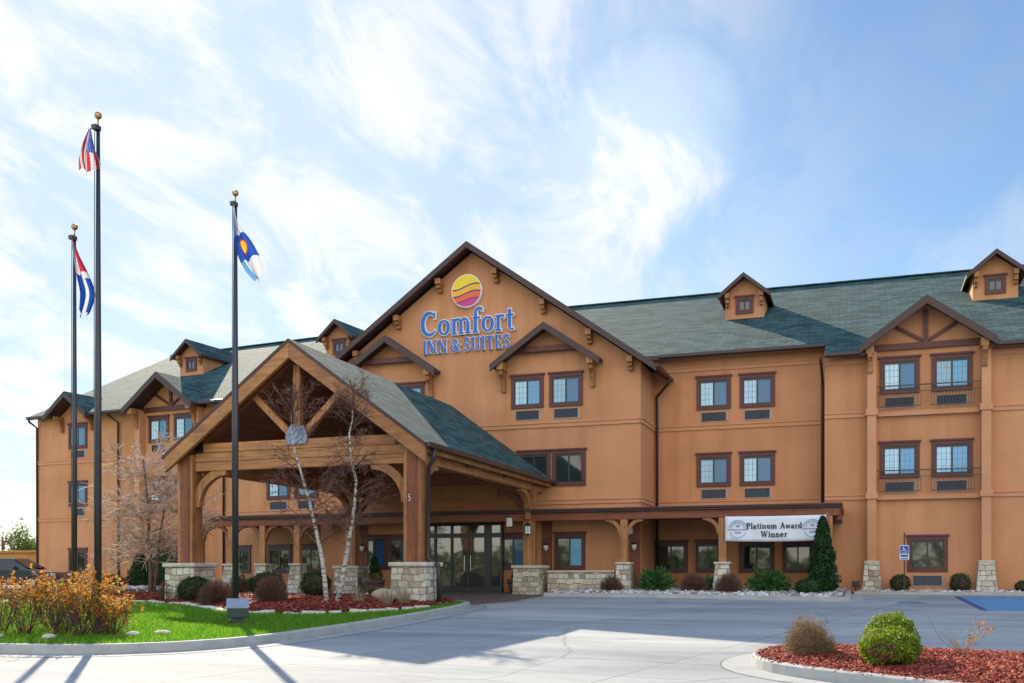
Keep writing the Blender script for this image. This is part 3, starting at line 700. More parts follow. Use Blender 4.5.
# floor bands (moulding in two steps)
def bands(M, x0, x1, y, zs, side=None):
    for z in zs:
        b = MB(); b.M = M
        b.box(x0, x1, y - .05, y + .02, z + .03, z + .17); b.box(x0, x1, y - .085, y + .02, z + .172, z + .22)
        if side is not None:
            b.box(x1 - .02, x1 + .05, y - .05, side, z + .03, z + .17); b.box(x1 - .02, x1 + .085, y - .085, side, z + .172, z + .22)
        b.build('floor_band', 'band', hotel, uv=False)
bands(None, -20.9, -7.6, D1, (3.24, 6.16), D2 + .1)
bands(None, -7.5, -1.22, D2, (3.24, 6.16, 8.42)); bands(None, -1.2, .2, D3, (3.24, 6.16, 8.05)); bands(None, 4.2, 14, D3, (3.24, 6.16, 8.05))
bands(ML, -18.42, -11.3, 0, (3.3, 6.22)); bands(ML, -6.9, 0, 0, (3.3, 6.22))
b = MB(); b.box(-14.29, -14.25, D1 - .012, D1 + .01, 3.5, 12.9); b.build('expansion_joint', 'band', hotel, uv=False)
# gutters
def gutter(pts, M=None):
    b = MB(); b.M = M
    for a, c in zip(pts, pts[1:]): b.bar(a, c, .13, .13)
    return b.build('gutter', 'gutter', hotel, bevel=.02)
gutter([(-7.3, 38.13, roofz(38.2) - .07), (-1.2, 38.13, roofz(38.2) - .07)]); gutter([(-1.2, 36.83, roofz(36.9) - .07), (.0, 36.83, roofz(36.9) - .07)]); gutter([(4.3, 36.83, roofz(36.9) - .07), (14.5, 36.83, roofz(36.9) - .07)])
gutter([(-18.5, -.57, LRZ - LRP * 10.0 - .07), (-16.9, -.57, LRZ - LRP * 10.0 - .07)], ML); gutter([(-14.0, -.72, LRZ - LRP * 10.15 - .07), (-11.3, -.72, LRZ - LRP * 10.15 - .07)], ML); gutter([(-7.0, -.72, LRZ - LRP * 10.15 - .07), (-.5, -.72, LRZ - LRP * 10.15 - .07)], ML)
gutter([(-6.89, 35.6, 8.14), (-6.89, 38.7, 8.14)])
def spout(pts, M=None):
    b = MB(); b.M = M
    b.tube(pts, .055, 6); return b.build('downspout', 'gutter', hotel, smooth=True)
spout([(-6.92, 37.9, 8.08), (-6.92, 38.0, 7.9), (-7.48, 38.55, 7.5), (-7.48, 38.68, 7.0), (-7.48, 38.68, 0)])
spout([(-1.32, 37.0, roofz(36.9) - .15), (-1.32, 37.2, 8.15), (-1.32, 38.62, 7.8), (-1.32, 38.66, 7.5), (-1.32, 38.66, .1)])
spout([(-18.42, -.57, 8.62), (-18.42, -.48, 8.45), (-18.36, -.08, 8.2), (-18.36, -.06, .1)], ML)
spout([(-12.7, -.72, 8.5), (-12.7, -.6, 8.4), (-12.56, -.12, 8.1), (-12.56, -.09, .1)], ML); spout([(-5.9, -.6, 8.5), (-5.89, -.1, 8.1), (-5.89, -.09, .1)], ML)

# windows: trim > sash, panes, muntins
def make_window(w, h, left='curtained_glass', right='glass_blue', grid=True, trim='maroon', ledge=True):
    t = .125
    b = MB()
    b.box(-w / 2, -w / 2 + t, -.055, .02, t, h - t); b.box(w / 2 - t, w / 2, -.055, .02, t, h - t)
    b.box(-w / 2, w / 2, -.058, .02, 0, t); b.box(-w / 2, w / 2, -.058, .02, h - t, h)
    if ledge: b.box(-w / 2 - .05, w / 2 + .05, -.095, .02, h + .001, h + .07)
    o = b.build('window', trim, None, raw=True, uv=False, bevel=.006)
    iw, z0, z1 = w / 2 - t, t, h - t
    s = MB(); f = .045
    s.box(-iw, -iw + f, -.03, .015, z0 + f, z1 - f); s.box(iw - f, iw, -.03, .015, z0 + f, z1 - f); s.box(-iw, iw, -.031, .015, z0, z0 + f); s.box(-iw, iw, -.031, .015, z1 - f * 1.8, z1)
    s.box(-.028, .028, -.034, .015, z0 + f, z1 - f * 1.8)
    s.build('sash', 'sash', o, raw=True, uv=False)
    for (a, c, m) in ((-iw + f, -.028, left), (.028, iw - f, right)):
        p = MB(); p.box(a, c, -.008, .012, z0 + f, z1 - f * 1.8); p.build('pane', m, o, raw=True, uv=False)
    if grid:
        g = MB()
        for (a, c) in ((-iw + f, -.028), (.028, iw - f)):
            for k in (1, 2): x = a + (c - a) * k / 3; g.box(x - .006, x + .006, -.014, -.0085, z0 + f, z1 - f * 1.8)
            for k in (1, 2, 3): z = z0 + f + (z1 - z0 - 2.8 * f) * k / 4; g.box(a, c, -.0135, -.0088, z - .006, z + .006)
        g.build('muntin', 'muntin', o, raw=True, uv=False)
    return o
def make_ac(w, h):
    b = MB(); r = .03
    b.box(-w / 2 - r, w / 2 + r * 2.4, -.025, .01, -r, 0); b.box(w / 2, w / 2 + r * 2.4, -.026, .01, 0, h + r); b.box(-w / 2 - r, w / 2, -.024, .01, h, h + r); b.box(-w / 2 - r, -w / 2, -.023, .01, 0, h)
    b.box(-w / 2, w / 2, -.004, .01, 0, h, 1)
    n = 8
    for k in range(n): z = h * (k + .5) / n; b.add([(-w / 2, -.02, z - h * .35 / n), (w / 2, -.02, z - h * .35 / n), (w / 2, -.006, z + h * .35 / n), (-w / 2, -.006, z + h * .35 / n)], [(0, 1, 2, 3)], 1)
    return b.build('air_conditioner', ['grille_rim', 'grille'], None, raw=True, uv=False)
W_UP = make_window(1.30, 1.24); W_LOW = make_window(1.30, 1.22, 'glass_dark', 'glass_dark', False); W_LOW2 = make_window(1.34, 1.36, 'glass_dark', 'glass_blue', False)
W_2ND = make_window(1.32, 1.34, 'glass_dark', 'glass_dark', False)
AC = make_ac(.92, .34)
used = set()
HO = Vector((-14, 44, 0))
def put(proto, x, y, z, rz=0, scale=None):
    if proto.name in used: o = dup(proto)
    else: o = proto; used.add(proto.name)
    o.parent = hotel; o.location = Vector((x, y, z)) - HO; o.rotation_euler.z = rz
    if scale: o.scale = scale
    return o
def put_l(proto, x, z, y=0, scale=None):
    a, c = LW(x, y); return put(proto, a, c, z, -LA, scale)
# right wing, floors 2 and 3
for zz in (3.99, 6.95):
    for x in (-5.31, -3.68):
        put(W_UP, x, D2, zz); put(AC, x, D2, zz - .45)
# right wing, ground floor
for x, w in ((-6.95, 1.0), (-5.53, .72), (-3.7, 1.0), (-2.2, .85)): put(W_LOW, x, D2, .68, 0, (w, 1, 1))
# central block
for x in (-11.98, -10.45, -18.45, -16.92): put(W_UP, x, D1, 6.95); put(AC, x, D1, 6.52)
for x in (-11.72, -10.34): put(W_2ND, x, D1, 3.95)
for x in (-10.3, -12.55, -17.25, -18.45): put(W_LOW2, x, D1, .80, 0, (.9 if x > -13 else .86, 1, 1))
# left wing
for zz in (4.05, 6.98):
    put_l(W_UP, -15.45, zz); put_l(AC, -15.45, zz - .45)
    for x in (-9.98, -8.36): put_l(W_UP, x, zz, .0); put_l(AC, x, zz - .45, .0)
for x in (-2.78, -1.22): put_l(W_UP, x, 4.0); put_l(AC, x, 3.55)
for x in (-15.45, -9.98, -8.36): put_l(W_LOW, x, .68)
for x in (-2.7, -1.0): put_l(W_LOW, x, .68)
put_l(W_LOW, -5.0, .68)

# right bay: recessed windows between pilasters, juliet rails, gable with truss
def pilaster(x, y, zt, M=None, yb=.4):
    b = MB(); b.M = M; b.box(x - .15, x + .15, y - yb, y + .02, 1.0, zt)
    for z in (3.24, 6.16): b.box(x - .20, x + .20, y - yb - .05, y + .02, z + .02, z + .24)
    o = b.build('pilaster', 'band', hotel, uv=False, bevel=.01)
    c = MB(); c.M = M; c.frustum(x, y - yb / 2 - .02, -.15, 1.02, .36, .24); s = c.build('stone_base', 'stone', o, bevel=.02)
    c = MB(); c.M = M; c.box(x - .25, x + .25, y - yb / 2 - .25, y + .02, 1.021, 1.10); c.build('capstone', 'capstone', o, uv=False, bevel=.015)
def bay(M, xc, y, win, ledgez=True, zp=10.15, ze=8.58, half=2.18, yfront=-.75, ydeep=5):
    """bay gable in a local frame whose facade is y"""
    b = MB(); b.M = M
    gable_roof(b, xc, half, ze, zp, y + yfront, y + ydeep, .13); g = b.build('bay_gable', ['shingle', 'brown_trim'], hotel)
    b = MB(); b.M = M; barge(b, xc, half + .01, ze - .015, zp - .015, y + yfront - .06, .10, .24); b.build('barge_board', 'brown_trim', g)
    b = MB(); b.M = M; yy = y - .10
    b.box(xc - half + .3, xc + half - .3, yy - .03, y + .02, ze - .12, ze + .10)
    sl = (zp - ze) / half
    b.box(xc - .07, xc + .07, yy - .02, y + .02, ze + .101, zp - .35)
    for s in (-1, 1): b.bar((xc + s * .08, yy + .04, ze + .16), (xc + s * .98, yy + .04, ze + (half - .98) * sl - .16), .10, .12, (0, 1, 0))
    b.build('truss', 'maroon', g)
    b = MB(); b.M = M; b.prism([(xc - half + .25, ze - .3), (xc + half - .25, ze - .3), (xc + half - .25, ze + .1), (xc, zp - .15), (xc - half + .25, ze + .1)], 'y', y - .02, y + 3); b.build('wall', 'stucco', g, uv=False)
    for s in (-1, 1):
        b = MB(); b.M = M; x = xc + s * (half - .36); b.box(x - .13, x + .13, y + yfront + .08, y + .02, ze - .28, ze + .0); corbel(b, x, y - .38, ze - .281, .34, .65, .17); b.build('corbel', 'timber_z', g, bevel=.012)
pilaster(.38, D3, 8.4); pilaster(4.02, D3, 8.4)
bay(None, 2.14, D3, None)
for zz in (3.99, 6.95):
    for x in (1.30, 2.98): put(W_UP, x, D3, zz); put(AC, x, D3, zz - .48)
put(W_LOW, 2.2, D3, .72); put(AC, 2.2, D3, .24)
for z in (3.24, 6.16):
    b = MB(); b.box(.54, 3.86, D3 - .16, D3 + .02, z, z + .16); b.build('floor_band', 'band', hotel, uv=False)
for zz in (3.42, 6.36):
    y = D3 - .30
    b = MB(); b.bar((.50, y, zz + .82), (3.9, y, zz + .82), .04, .04); b.bar((.50, y, zz + .60), (3.9, y, zz + .60), .025, .025)
    for x0 in (.62, 2.30):
        b.bar((x0, y, zz + .10), (x0 + 1.36, y, zz + .10), .03, .03)
        for k in range(15): x = x0 + 1.36 * k / 14; b.bar((x, y, zz + .10), (x, y, zz + .60), .018, .018, (0, 1, 0))
    b.build('balcony_rail', 'rail', hotel, uv=False)
# left bay and the small end gable
for x in (-11.0, -7.3):
    b = MB(); b.M = ML; b.box(x - .15, x + .15, -.40, .02, 1.0, 8.5); o = b.build('pilaster', 'band', hotel, uv=False)
    c = MB(); c.M = ML; c.frustum(x, -.2, -.15, 1.05, .30, .21); c.build('stone_base', 'stone', o)
bay(ML, -9.17, 0, None, yfront=-1.0)
b = MB(); b.M = ML; gable_roof(b, -15.45, 1.5, 8.62, 9.75, -.85, 3.5, .12); g = b.build('bay_gable', ['shingle', 'brown_trim'], hotel)
b = MB(); b.M = ML; barge(b, -15.45, 1.51, 8.60, 9.73, -.91, .1, .22); b.build('barge_board', 'brown_trim', g)
b = MB(); b.M = ML; b.prism([(-16.7, 8.4), (-14.2, 8.4), (-14.2, 8.62), (-15.45, 9.6), (-16.7, 8.62)], 'y', -.02, 2.5); b.build('wall', 'stucco', g, uv=False)
for s in (-1, 1):
    b = MB(); b.M = ML; corbel(b, -15.45 + s * 1.05, -.0, 8.6, .6, .75, .16); b.build('corbel', 'timber_z', g)
# gable hoods over the third floor windows of the central block
for xc in (-11.15, -17.7):
    zp, half = 10.05, 2.12; ze = zp - .68 * half
    b = MB(); gable_roof(b, xc, half, ze, zp, D1 - .62, D1 + .0, .12); g = b.build('gable_hood', ['shingle', 'brown_trim'], hotel)
    b = MB(); barge(b, xc, half + .01, ze - .012, zp - .012, D1 - .68, .10, .215); b.build('barge_board', 'brown_trim', g)
    b = MB(); b.box(xc - 1.18, xc + 1.18, D1 - .30, D1 - .12, zp - 1.02, zp - .82); b.build('collar_tie', 'maroon', g)
    for s in (-1, 1):
        x = xc + s * (half - .36); b = MB(); b.box(x - .12, x + .12, D1 - .6, D1 + .01, ze - .22, ze + .08); corbel(b, x, D1, ze - .221, .5, .78, .16); b.build('corbel', 'timber_z', g, bevel=.012)
# roof dormers
DW = make_window(.74, .70, 'glass_dark', 'glass_dark', False, ledge=True)
def make_dormer():
    b = MB(); b.prism([(-.80, -.35), (.80, -.35), (.80, 1.08), (0, 1.72), (-.80, 1.08)], 'y', 0, 3.5); o = b.build('dormer', 'stucco', None, raw=True, uv=False)
    b = MB(); gable_roof(b, 0, 1.06, .98, 1.86, -.42, 3.9, .10); b.build('roof', ['shingle', 'brown_trim'], o, raw=True)
    b = MB(); barge(b, 0, 1.07, .97, 1.85, -.47, .08, .15); b.build('barge_board', 'brown_trim', o, raw=True)
    DW.parent = o; DW.location = (0, 0, .22)
    for s in (-1, 1):
        b = MB(); x = s * .70; b.box(x - .09, x + .09, -.36, .01, .86, 1.06); b.box(x - .075, x + .075, -.26, .01, .66, .858); b.box(x - .06, x + .06, -.16, .01, .52, .658); b.build('corbel', 'timber_z', o, raw=True)
    return o
DOR = make_dormer()
put(DOR, -4.6, 43.0, roofz(43.0) - .02); put(DOR, 4.95, 42.8, roofz(42.8) - .02)
put_l(DOR, -12.1, LRZ - LRP * (9.5 - 4.4) - .02, 4.4); put_l(DOR, -2.6, LRZ - LRP * (9.5 - 4.4) - .02, 4.4)

# ground floor timber boards and the glazed entrance
for x in (-11.2, -18.95, -7.82):
    b = MB(); b.box(x - .2, x + .2, D1 - .05, D1 + .01, -.1, 2.62); b.build('timber_board', 'dark_timber_z', hotel)
EX0, EX1 = -16.7, -12.95
b = MB(); y0, y1 = D1 - .16, D1 + .01
xs = [EX0, -15.75, -15.05, -14.35, -13.65, EX1]
for x in xs[1:-1]: b.box(x - .04, x + .04, y0, y1, -.06, 2.62)
b.box(EX0, EX0 + .09, y0, y1, -.06, 2.62); b.box(-13.62, -13.42, y0 - .01, y1, -.06, 2.62); b.box(EX1 - .08, EX1, y0, y1, -.06, 2.62)
b.box(EX0, EX1, y0 - .012, y1, 2.05, 2.22); b.box(EX0, EX1, y0 - .011, y1, 2.58, 2.68); b.box(EX0, EX1, y0 - .013, y1, -.07, .12); b.box(EX0, EX1, y0 + .01, y1, 1.03, 1.09)
door = b.build('entrance_door', 'black_frame', hotel, uv=False)
for a, c in zip(xs, xs[1:]):
    b = MB(); b.box(a, c, y0 + .07, y0 + .09, 0, 2.6); b.build('pane', 'glass_door', door, uv=False)
for x in (-14.48, -14.22):
    b = MB(); b.tube([(x, y0 - .07, .75), (x, y0 - .07, 1.35)], .014, 6); b.box(x - .012, x + .012, y0 - .07, y0 + .02, .80, .82); b.box(x - .012, x + .012, y0 - .07, y0 + .02, 1.28, 1.30); b.build('handle', 'chrome', door, uv=False)

# ------------------------------------------------------------------ covered walkway
walk = thing('covered_walkway', 'long low timber walkway roof with posts on stone bases along the hotel ground floor', 'walkway', (-13, 35.4, 0))
WY = 34.9
def fascia(x0, x1):
    b = MB(); b.box(x0, x1, WY - .12, WY + .12, 2.58, 2.86); b.build('beam', 'dark_timber_x', walk, bevel=.01)
    b = MB(); b.box(x0 - .06, x1 + .06, WY - .24, WY + .10, 2.862, 2.93); b.box(x0 - .1, x1 + .1, WY - .30, WY + .10, 2.932, 3.00); b.build('trim', 'brown_trim', walk, bevel=.01)
fascia(-26.2, -.65)
b = MB(); b.box(-20.6, -7.65, WY + .10, D1 - .02, 2.75, 2.99); b.box(-7.6, -.55, WY + .10, D2 - .02, 2.75, 2.99)
b.prism([(-26.2, WY + .10), (-20.9, WY + .10), (-20.9, LW(1.05, -.05)[1]), (-26.2, LW(-4.3, -.05)[1])], 'z', 2.75, 2.99)
b.build('roof', 'dark_timber_x', walk)
b = MB(); b.box(-.75, -.60, WY + .12, D2, 2.45, 2.748); b.build('beam', 'dark_timber_y', walk)
def arc_brace(b, p, dirv, r, w, d, a0=0, a1=90, n=8):
    """quarter arch from (post, low) to (beam, out) in the plane of dirv and z; p = inner corner at the top of the post"""
    dv = Vector(dirv); sd = dv.cross(Vector((0, 0, 1))) * (w / 2); pts = []
    for i in range(n + 1):
        t = R(a0 + (a1 - a0) * i / n); 
        for rr in (r - d / 2, r + d / 2):
            pts.append(Vector(p) + dv * (r - rr * math.cos(t)) + Vector((0, 0, -r + rr * math.sin(t))))
    vs = [q - sd for q in pts] + [q + sd for q in pts]; m = len(pts); fs = []
    for i in range(n):
        a = 2 * i; fs += [(a, a + 1, a + 3, a + 2), (m + a, m + a + 2, m + a + 3, m + a + 1), (a + 1, m + a + 1, m + a + 3, a + 3), (a, a + 2, m + a + 2, m + a)]
    fs += [(0, m, m + 1, 1), (m - 2, m - 1, 2 * m - 1, 2 * m - 2)]
    b.add(vs, fs)
for x in (-25.8, -24.3, -22.8, -21.2, -7.92, -4.47, -1.0):
    g = gz(WY)
    b = MB(); b.box(x - .13, x + .13, WY - .11, WY + .11, g + 1.1, 2.578); p = b.build('post', 'timber_z', walk, bevel=.012)
    b = MB(); b.frustum(x, WY, g - .05, g + 1.07, .34, .23); b.build('stone_base', 'stone', p, bevel=.02)
    b = MB(); b.box(x - .28, x + .28, WY - .28, WY + .28, g + 1.071, g + 1.15); b.build('capstone', 'capstone', p, bevel=.02, uv=False)
    for s in (-1, 1):
        if x == -1.0 and s > 0: continue
        b = MB(); arc_brace(b, (x + s * .13, WY, 2.58), (s, 0, 0), .55, .12, .13); b.build('brace', 'timber_z' if x > -10 else 'dark_timber_z', p)
# stone garden wall between the canopy and the first post
b = MB(); b.box(-10.75, -8.26, WY - .12, WY + .16, -.2, .70); sw = b.build('stone_wall', 'stone', bevel=.02)
tag(sw, 'low stone garden wall between the right back canopy pier and the walkway post', 'stone wall')
b = MB(); b.box(-10.76, -8.25, WY - .16, WY + .20, .702, .77); b.build('capstone', 'capstone', sw, bevel=.02, uv=False)

# ------------------------------------------------------------------ entrance canopy
CX, HS, FY, BYY = -15.15, 3.68, 24.95, 35.0
can = thing('entrance_canopy', 'big timber entrance canopy with green gable roof on four stone piers', 'canopy', (CX, 30, -.2))
CP, CE, CH = 7.25, 4.16, 4.20
b = MB()
for s in (-1, 1):
    vs = [(CX + s * CH, 24.4, CE), (CX, 24.4, CP), (CX, 36.2, CP), (CX + s * CH, 36.2, CE)]; lo = [(x, y, z - .10) for x, y, z in vs]
    b.add(vs, [(0, 1, 2, 3) if s < 0 else (3, 2, 1, 0)], 0); b.add(vs + lo, [(0, 4, 5, 1), (1, 5, 6, 2), (2, 6, 7, 3), (3, 7, 4, 0)], 1)
    b.add([(x, y, z) for x, y, z in lo], [(0, 3, 2, 1)], 2)
b.build('roof', ['shingle', 'brown_trim', 'soffit'], can)
csl = (CP - CE) / CH
b = MB(); barge(b, CX, CH - .02, CE - .102 + .02 * csl, CP - .102, 24.42, .14, .36); b.build('barge_board', 'timber_x', can, bevel=.012)
b = MB(); barge(b, CX, CH - .25, CE - .102 + .25 * csl - .02, CP - .122, 24.82, .20, .30); b.build('rafter', 'dark_timber_x', can, bevel=.012)
for yy in (28.2, 31.6, 34.9):
    b = MB(); barge(b, CX, CH - .25, CE - .102 + .25 * csl - .02, CP - .122, yy, .20, .30); b.build('rafter', 'dark_timber_x', can)
def post(x, y, main):
    g = gz(y); k = bed_z(x, y) if y < 27 else g
    b = MB()
    if main: b.box(x - .15, x + .15, y - .27, y + .27, .9, 4.15)
    else: b.box(x - .12, x + .12, y - .20, y + .20, .9, 4.1)
    o = b.build('post', 'dark_timber_z' if main else 'timber_z', can, bevel=.012)
    b = MB()
    if main:
        for s in (-1, 1): b.box(x + s * .152 + (-.11 if s < 0 else 0), x + s * .152 + (0 if s < 0 else .11), y - .24, y + .24, .9, 4.15)
    else:
        for s in (-1, 1): b.box(x + s * .122 + (-.10 if s < 0 else 0), x + s * .122 + (0 if s < 0 else .10), y - .18, y + .18, .9, 4.1)
    b.build('post_board', 'timber_z', o, bevel=.01)
    a = .51
    b = MB(); b.frustum(x, y, g - .1, .84, a + .02, a); b.build('stone_pier', 'stone', o, bevel=.03)
    b = MB(); b.box(x - a - .06, x + a + .06, y - a - .06, y + a + .06, .842, .96); b.build('capstone', 'capstone', o, bevel=.03, uv=False)
    return o
POSTS = {}
for sx in (-1, 1):
    for (yy, mn) in ((FY, True), (BYY, False)): POSTS[sx, yy] = post(CX + sx * HS, yy, mn)
# front tie beam of three stacked timbers
z = 3.66
for h in (.27, .27, .28):
    b = MB(); b.box(CX - HS + .27, CX + HS - .27, FY - .13 - .01 * (h > .28), FY + .15, z + .006, z + h); b.build('tie_beam', 'timber_x', can, bevel=.02); z += h
TB = z
b = MB(); b.box(CX - .11, CX + .11, FY - .10, FY + .10, TB + .002, CP - .62); b.build('king_post', 'timber_z', can, bevel=.012)
for s in (-1, 1):
    b = MB(); b.bar((CX + s * .16, FY - .02, TB + .1), (CX + s * 1.48, FY - .02, TB + 1.36), .18, .17, (0, 1, 0)); b.build('strut', 'timber_z', can, bevel=.012)
    b = MB(); b.box(CX + s * (HS - .42) - .14, CX + s * (HS - .42) + .14, FY - .16, FY - .134, TB - .28, TB + .05); b.build('steel_plate', 'black_frame', can, uv=False)
b = MB(); cxz = [(-.30, -.17), (.30, -.17), (.36, .02), (.24, .34), (-.20, .36), (-.36, .06)]
b.prism([(CX + .04 + x, TB + .02 + z_) for x, z_ in cxz], 'y', FY - .175, FY - .145)
for bx, bz in [(-.2, -.07), (.2, -.07), (-.22, .12), (.22, .12), (-.1, .25), (.12, .25), (0, .02)]: b.ball((CX + .04 + bx, FY - .178, TB + .02 + bz), .022, 4)
b.build('steel_plate', 'steel_plate', can, uv=False)
# back tie beam and side beams, eave fascias
b = MB(); b.box(CX - HS + .1, CX + HS - .1, BYY - .12, BYY + .12, 4.0, 4.4); b.build('tie_beam', 'dark_timber_x', can, bevel=.015)
for s in (-1, 1):
    b = MB(); x = CX + s * HS; b.box(x - .14, x + .14, FY + .28, 36.1, 3.70, 4.13); b.build('side_beam', 'timber_y', can, bevel=.015)
    b = MB(); x = CX + s * (CH - .12); b.box(x - .05, x + .05, 24.57, 36.15, CE - .24, CE - .02); b.build('fascia', 'timber_y', can, bevel=.01)
    b = MB(); x = CX + s * (CH + .05); b.box(x - .075, x + .075, 24.45, 36.18, CE - .13, CE + .02); b.build('gutter', 'gutter', can, bevel=.02)
    for (yy, mn) in ((FY, True), (BYY, False)):
        x = CX + s * HS; hw = .27 if mn else .23
        b = MB(); arc_brace(b, (x - s * hw, yy, 3.66 if mn else 3.7), (-s, 0, 0), 1.05, .2, .24); b.build('brace', 'timber_z' if mn else 'dark_timber_z', can)
        b = MB(); arc_brace(b, (x, yy + (.27 if mn else -.2), 3.70), (0, 1 if mn else -1, 0), 1.05, .2, .22); b.build('brace', 'timber_z', can)
b = MB(); x = CX + CH + .05
b.tube([(x, 24.85, CE - .1), (x, 24.85, CE - .42), (CX + HS + .38, 24.95, CE - .62), (CX + HS + .36, 24.95, 1.25), (CX + HS + .36, 24.95, 1.05), (CX + HS + .66, 24.95, .88), (CX + HS + .68, 24.95, .6), (CX + HS + .68, 24.95, gz(25))], .065, 8); b.build('downspout', 'gutter', can, smooth=True)

# ------------------------------------------------------------------ lettering by strokes
def arcp(cx, cy, rx, ry, a0, a1, n=14): return [(cx + rx * math.cos(R(a0 + (a1 - a0) * i / n)), cy + ry * math.sin(R(a0 + (a1 - a0) * i / n))) for i in range(n + 1)]
def stem(x, y0, y1, w=.15, top=True, bot=True, sw=.14):
    s = [([(x, y0), (x, y1)], w)]
    if bot: s.append(([(x - sw, y0 + .03), (x + sw, y0 + .03)], .06))
    if top: s.append(([(x - sw, y1 - .03), (x + sw * .35, y1 - .03)], .06) if top == 'l' else ([(x - sw, y1 - .03), (x + sw, y1 - .03)], .06))
    return s
def tw(n, thick=.16, thin=.06, ph=0): return [thin + (thick - thin) * abs(math.cos(ph + math.pi * 2 * i / n)) ** 1.2 for i in range(n + 1)]
def fadew(n, a, b): return [a + (b - a) * math.sin(math.pi * i / n) for i in range(n + 1)]
O_ = lambda: [(arcp(.30, .31, .23, .27, 0, 360, 20), tw(20))]
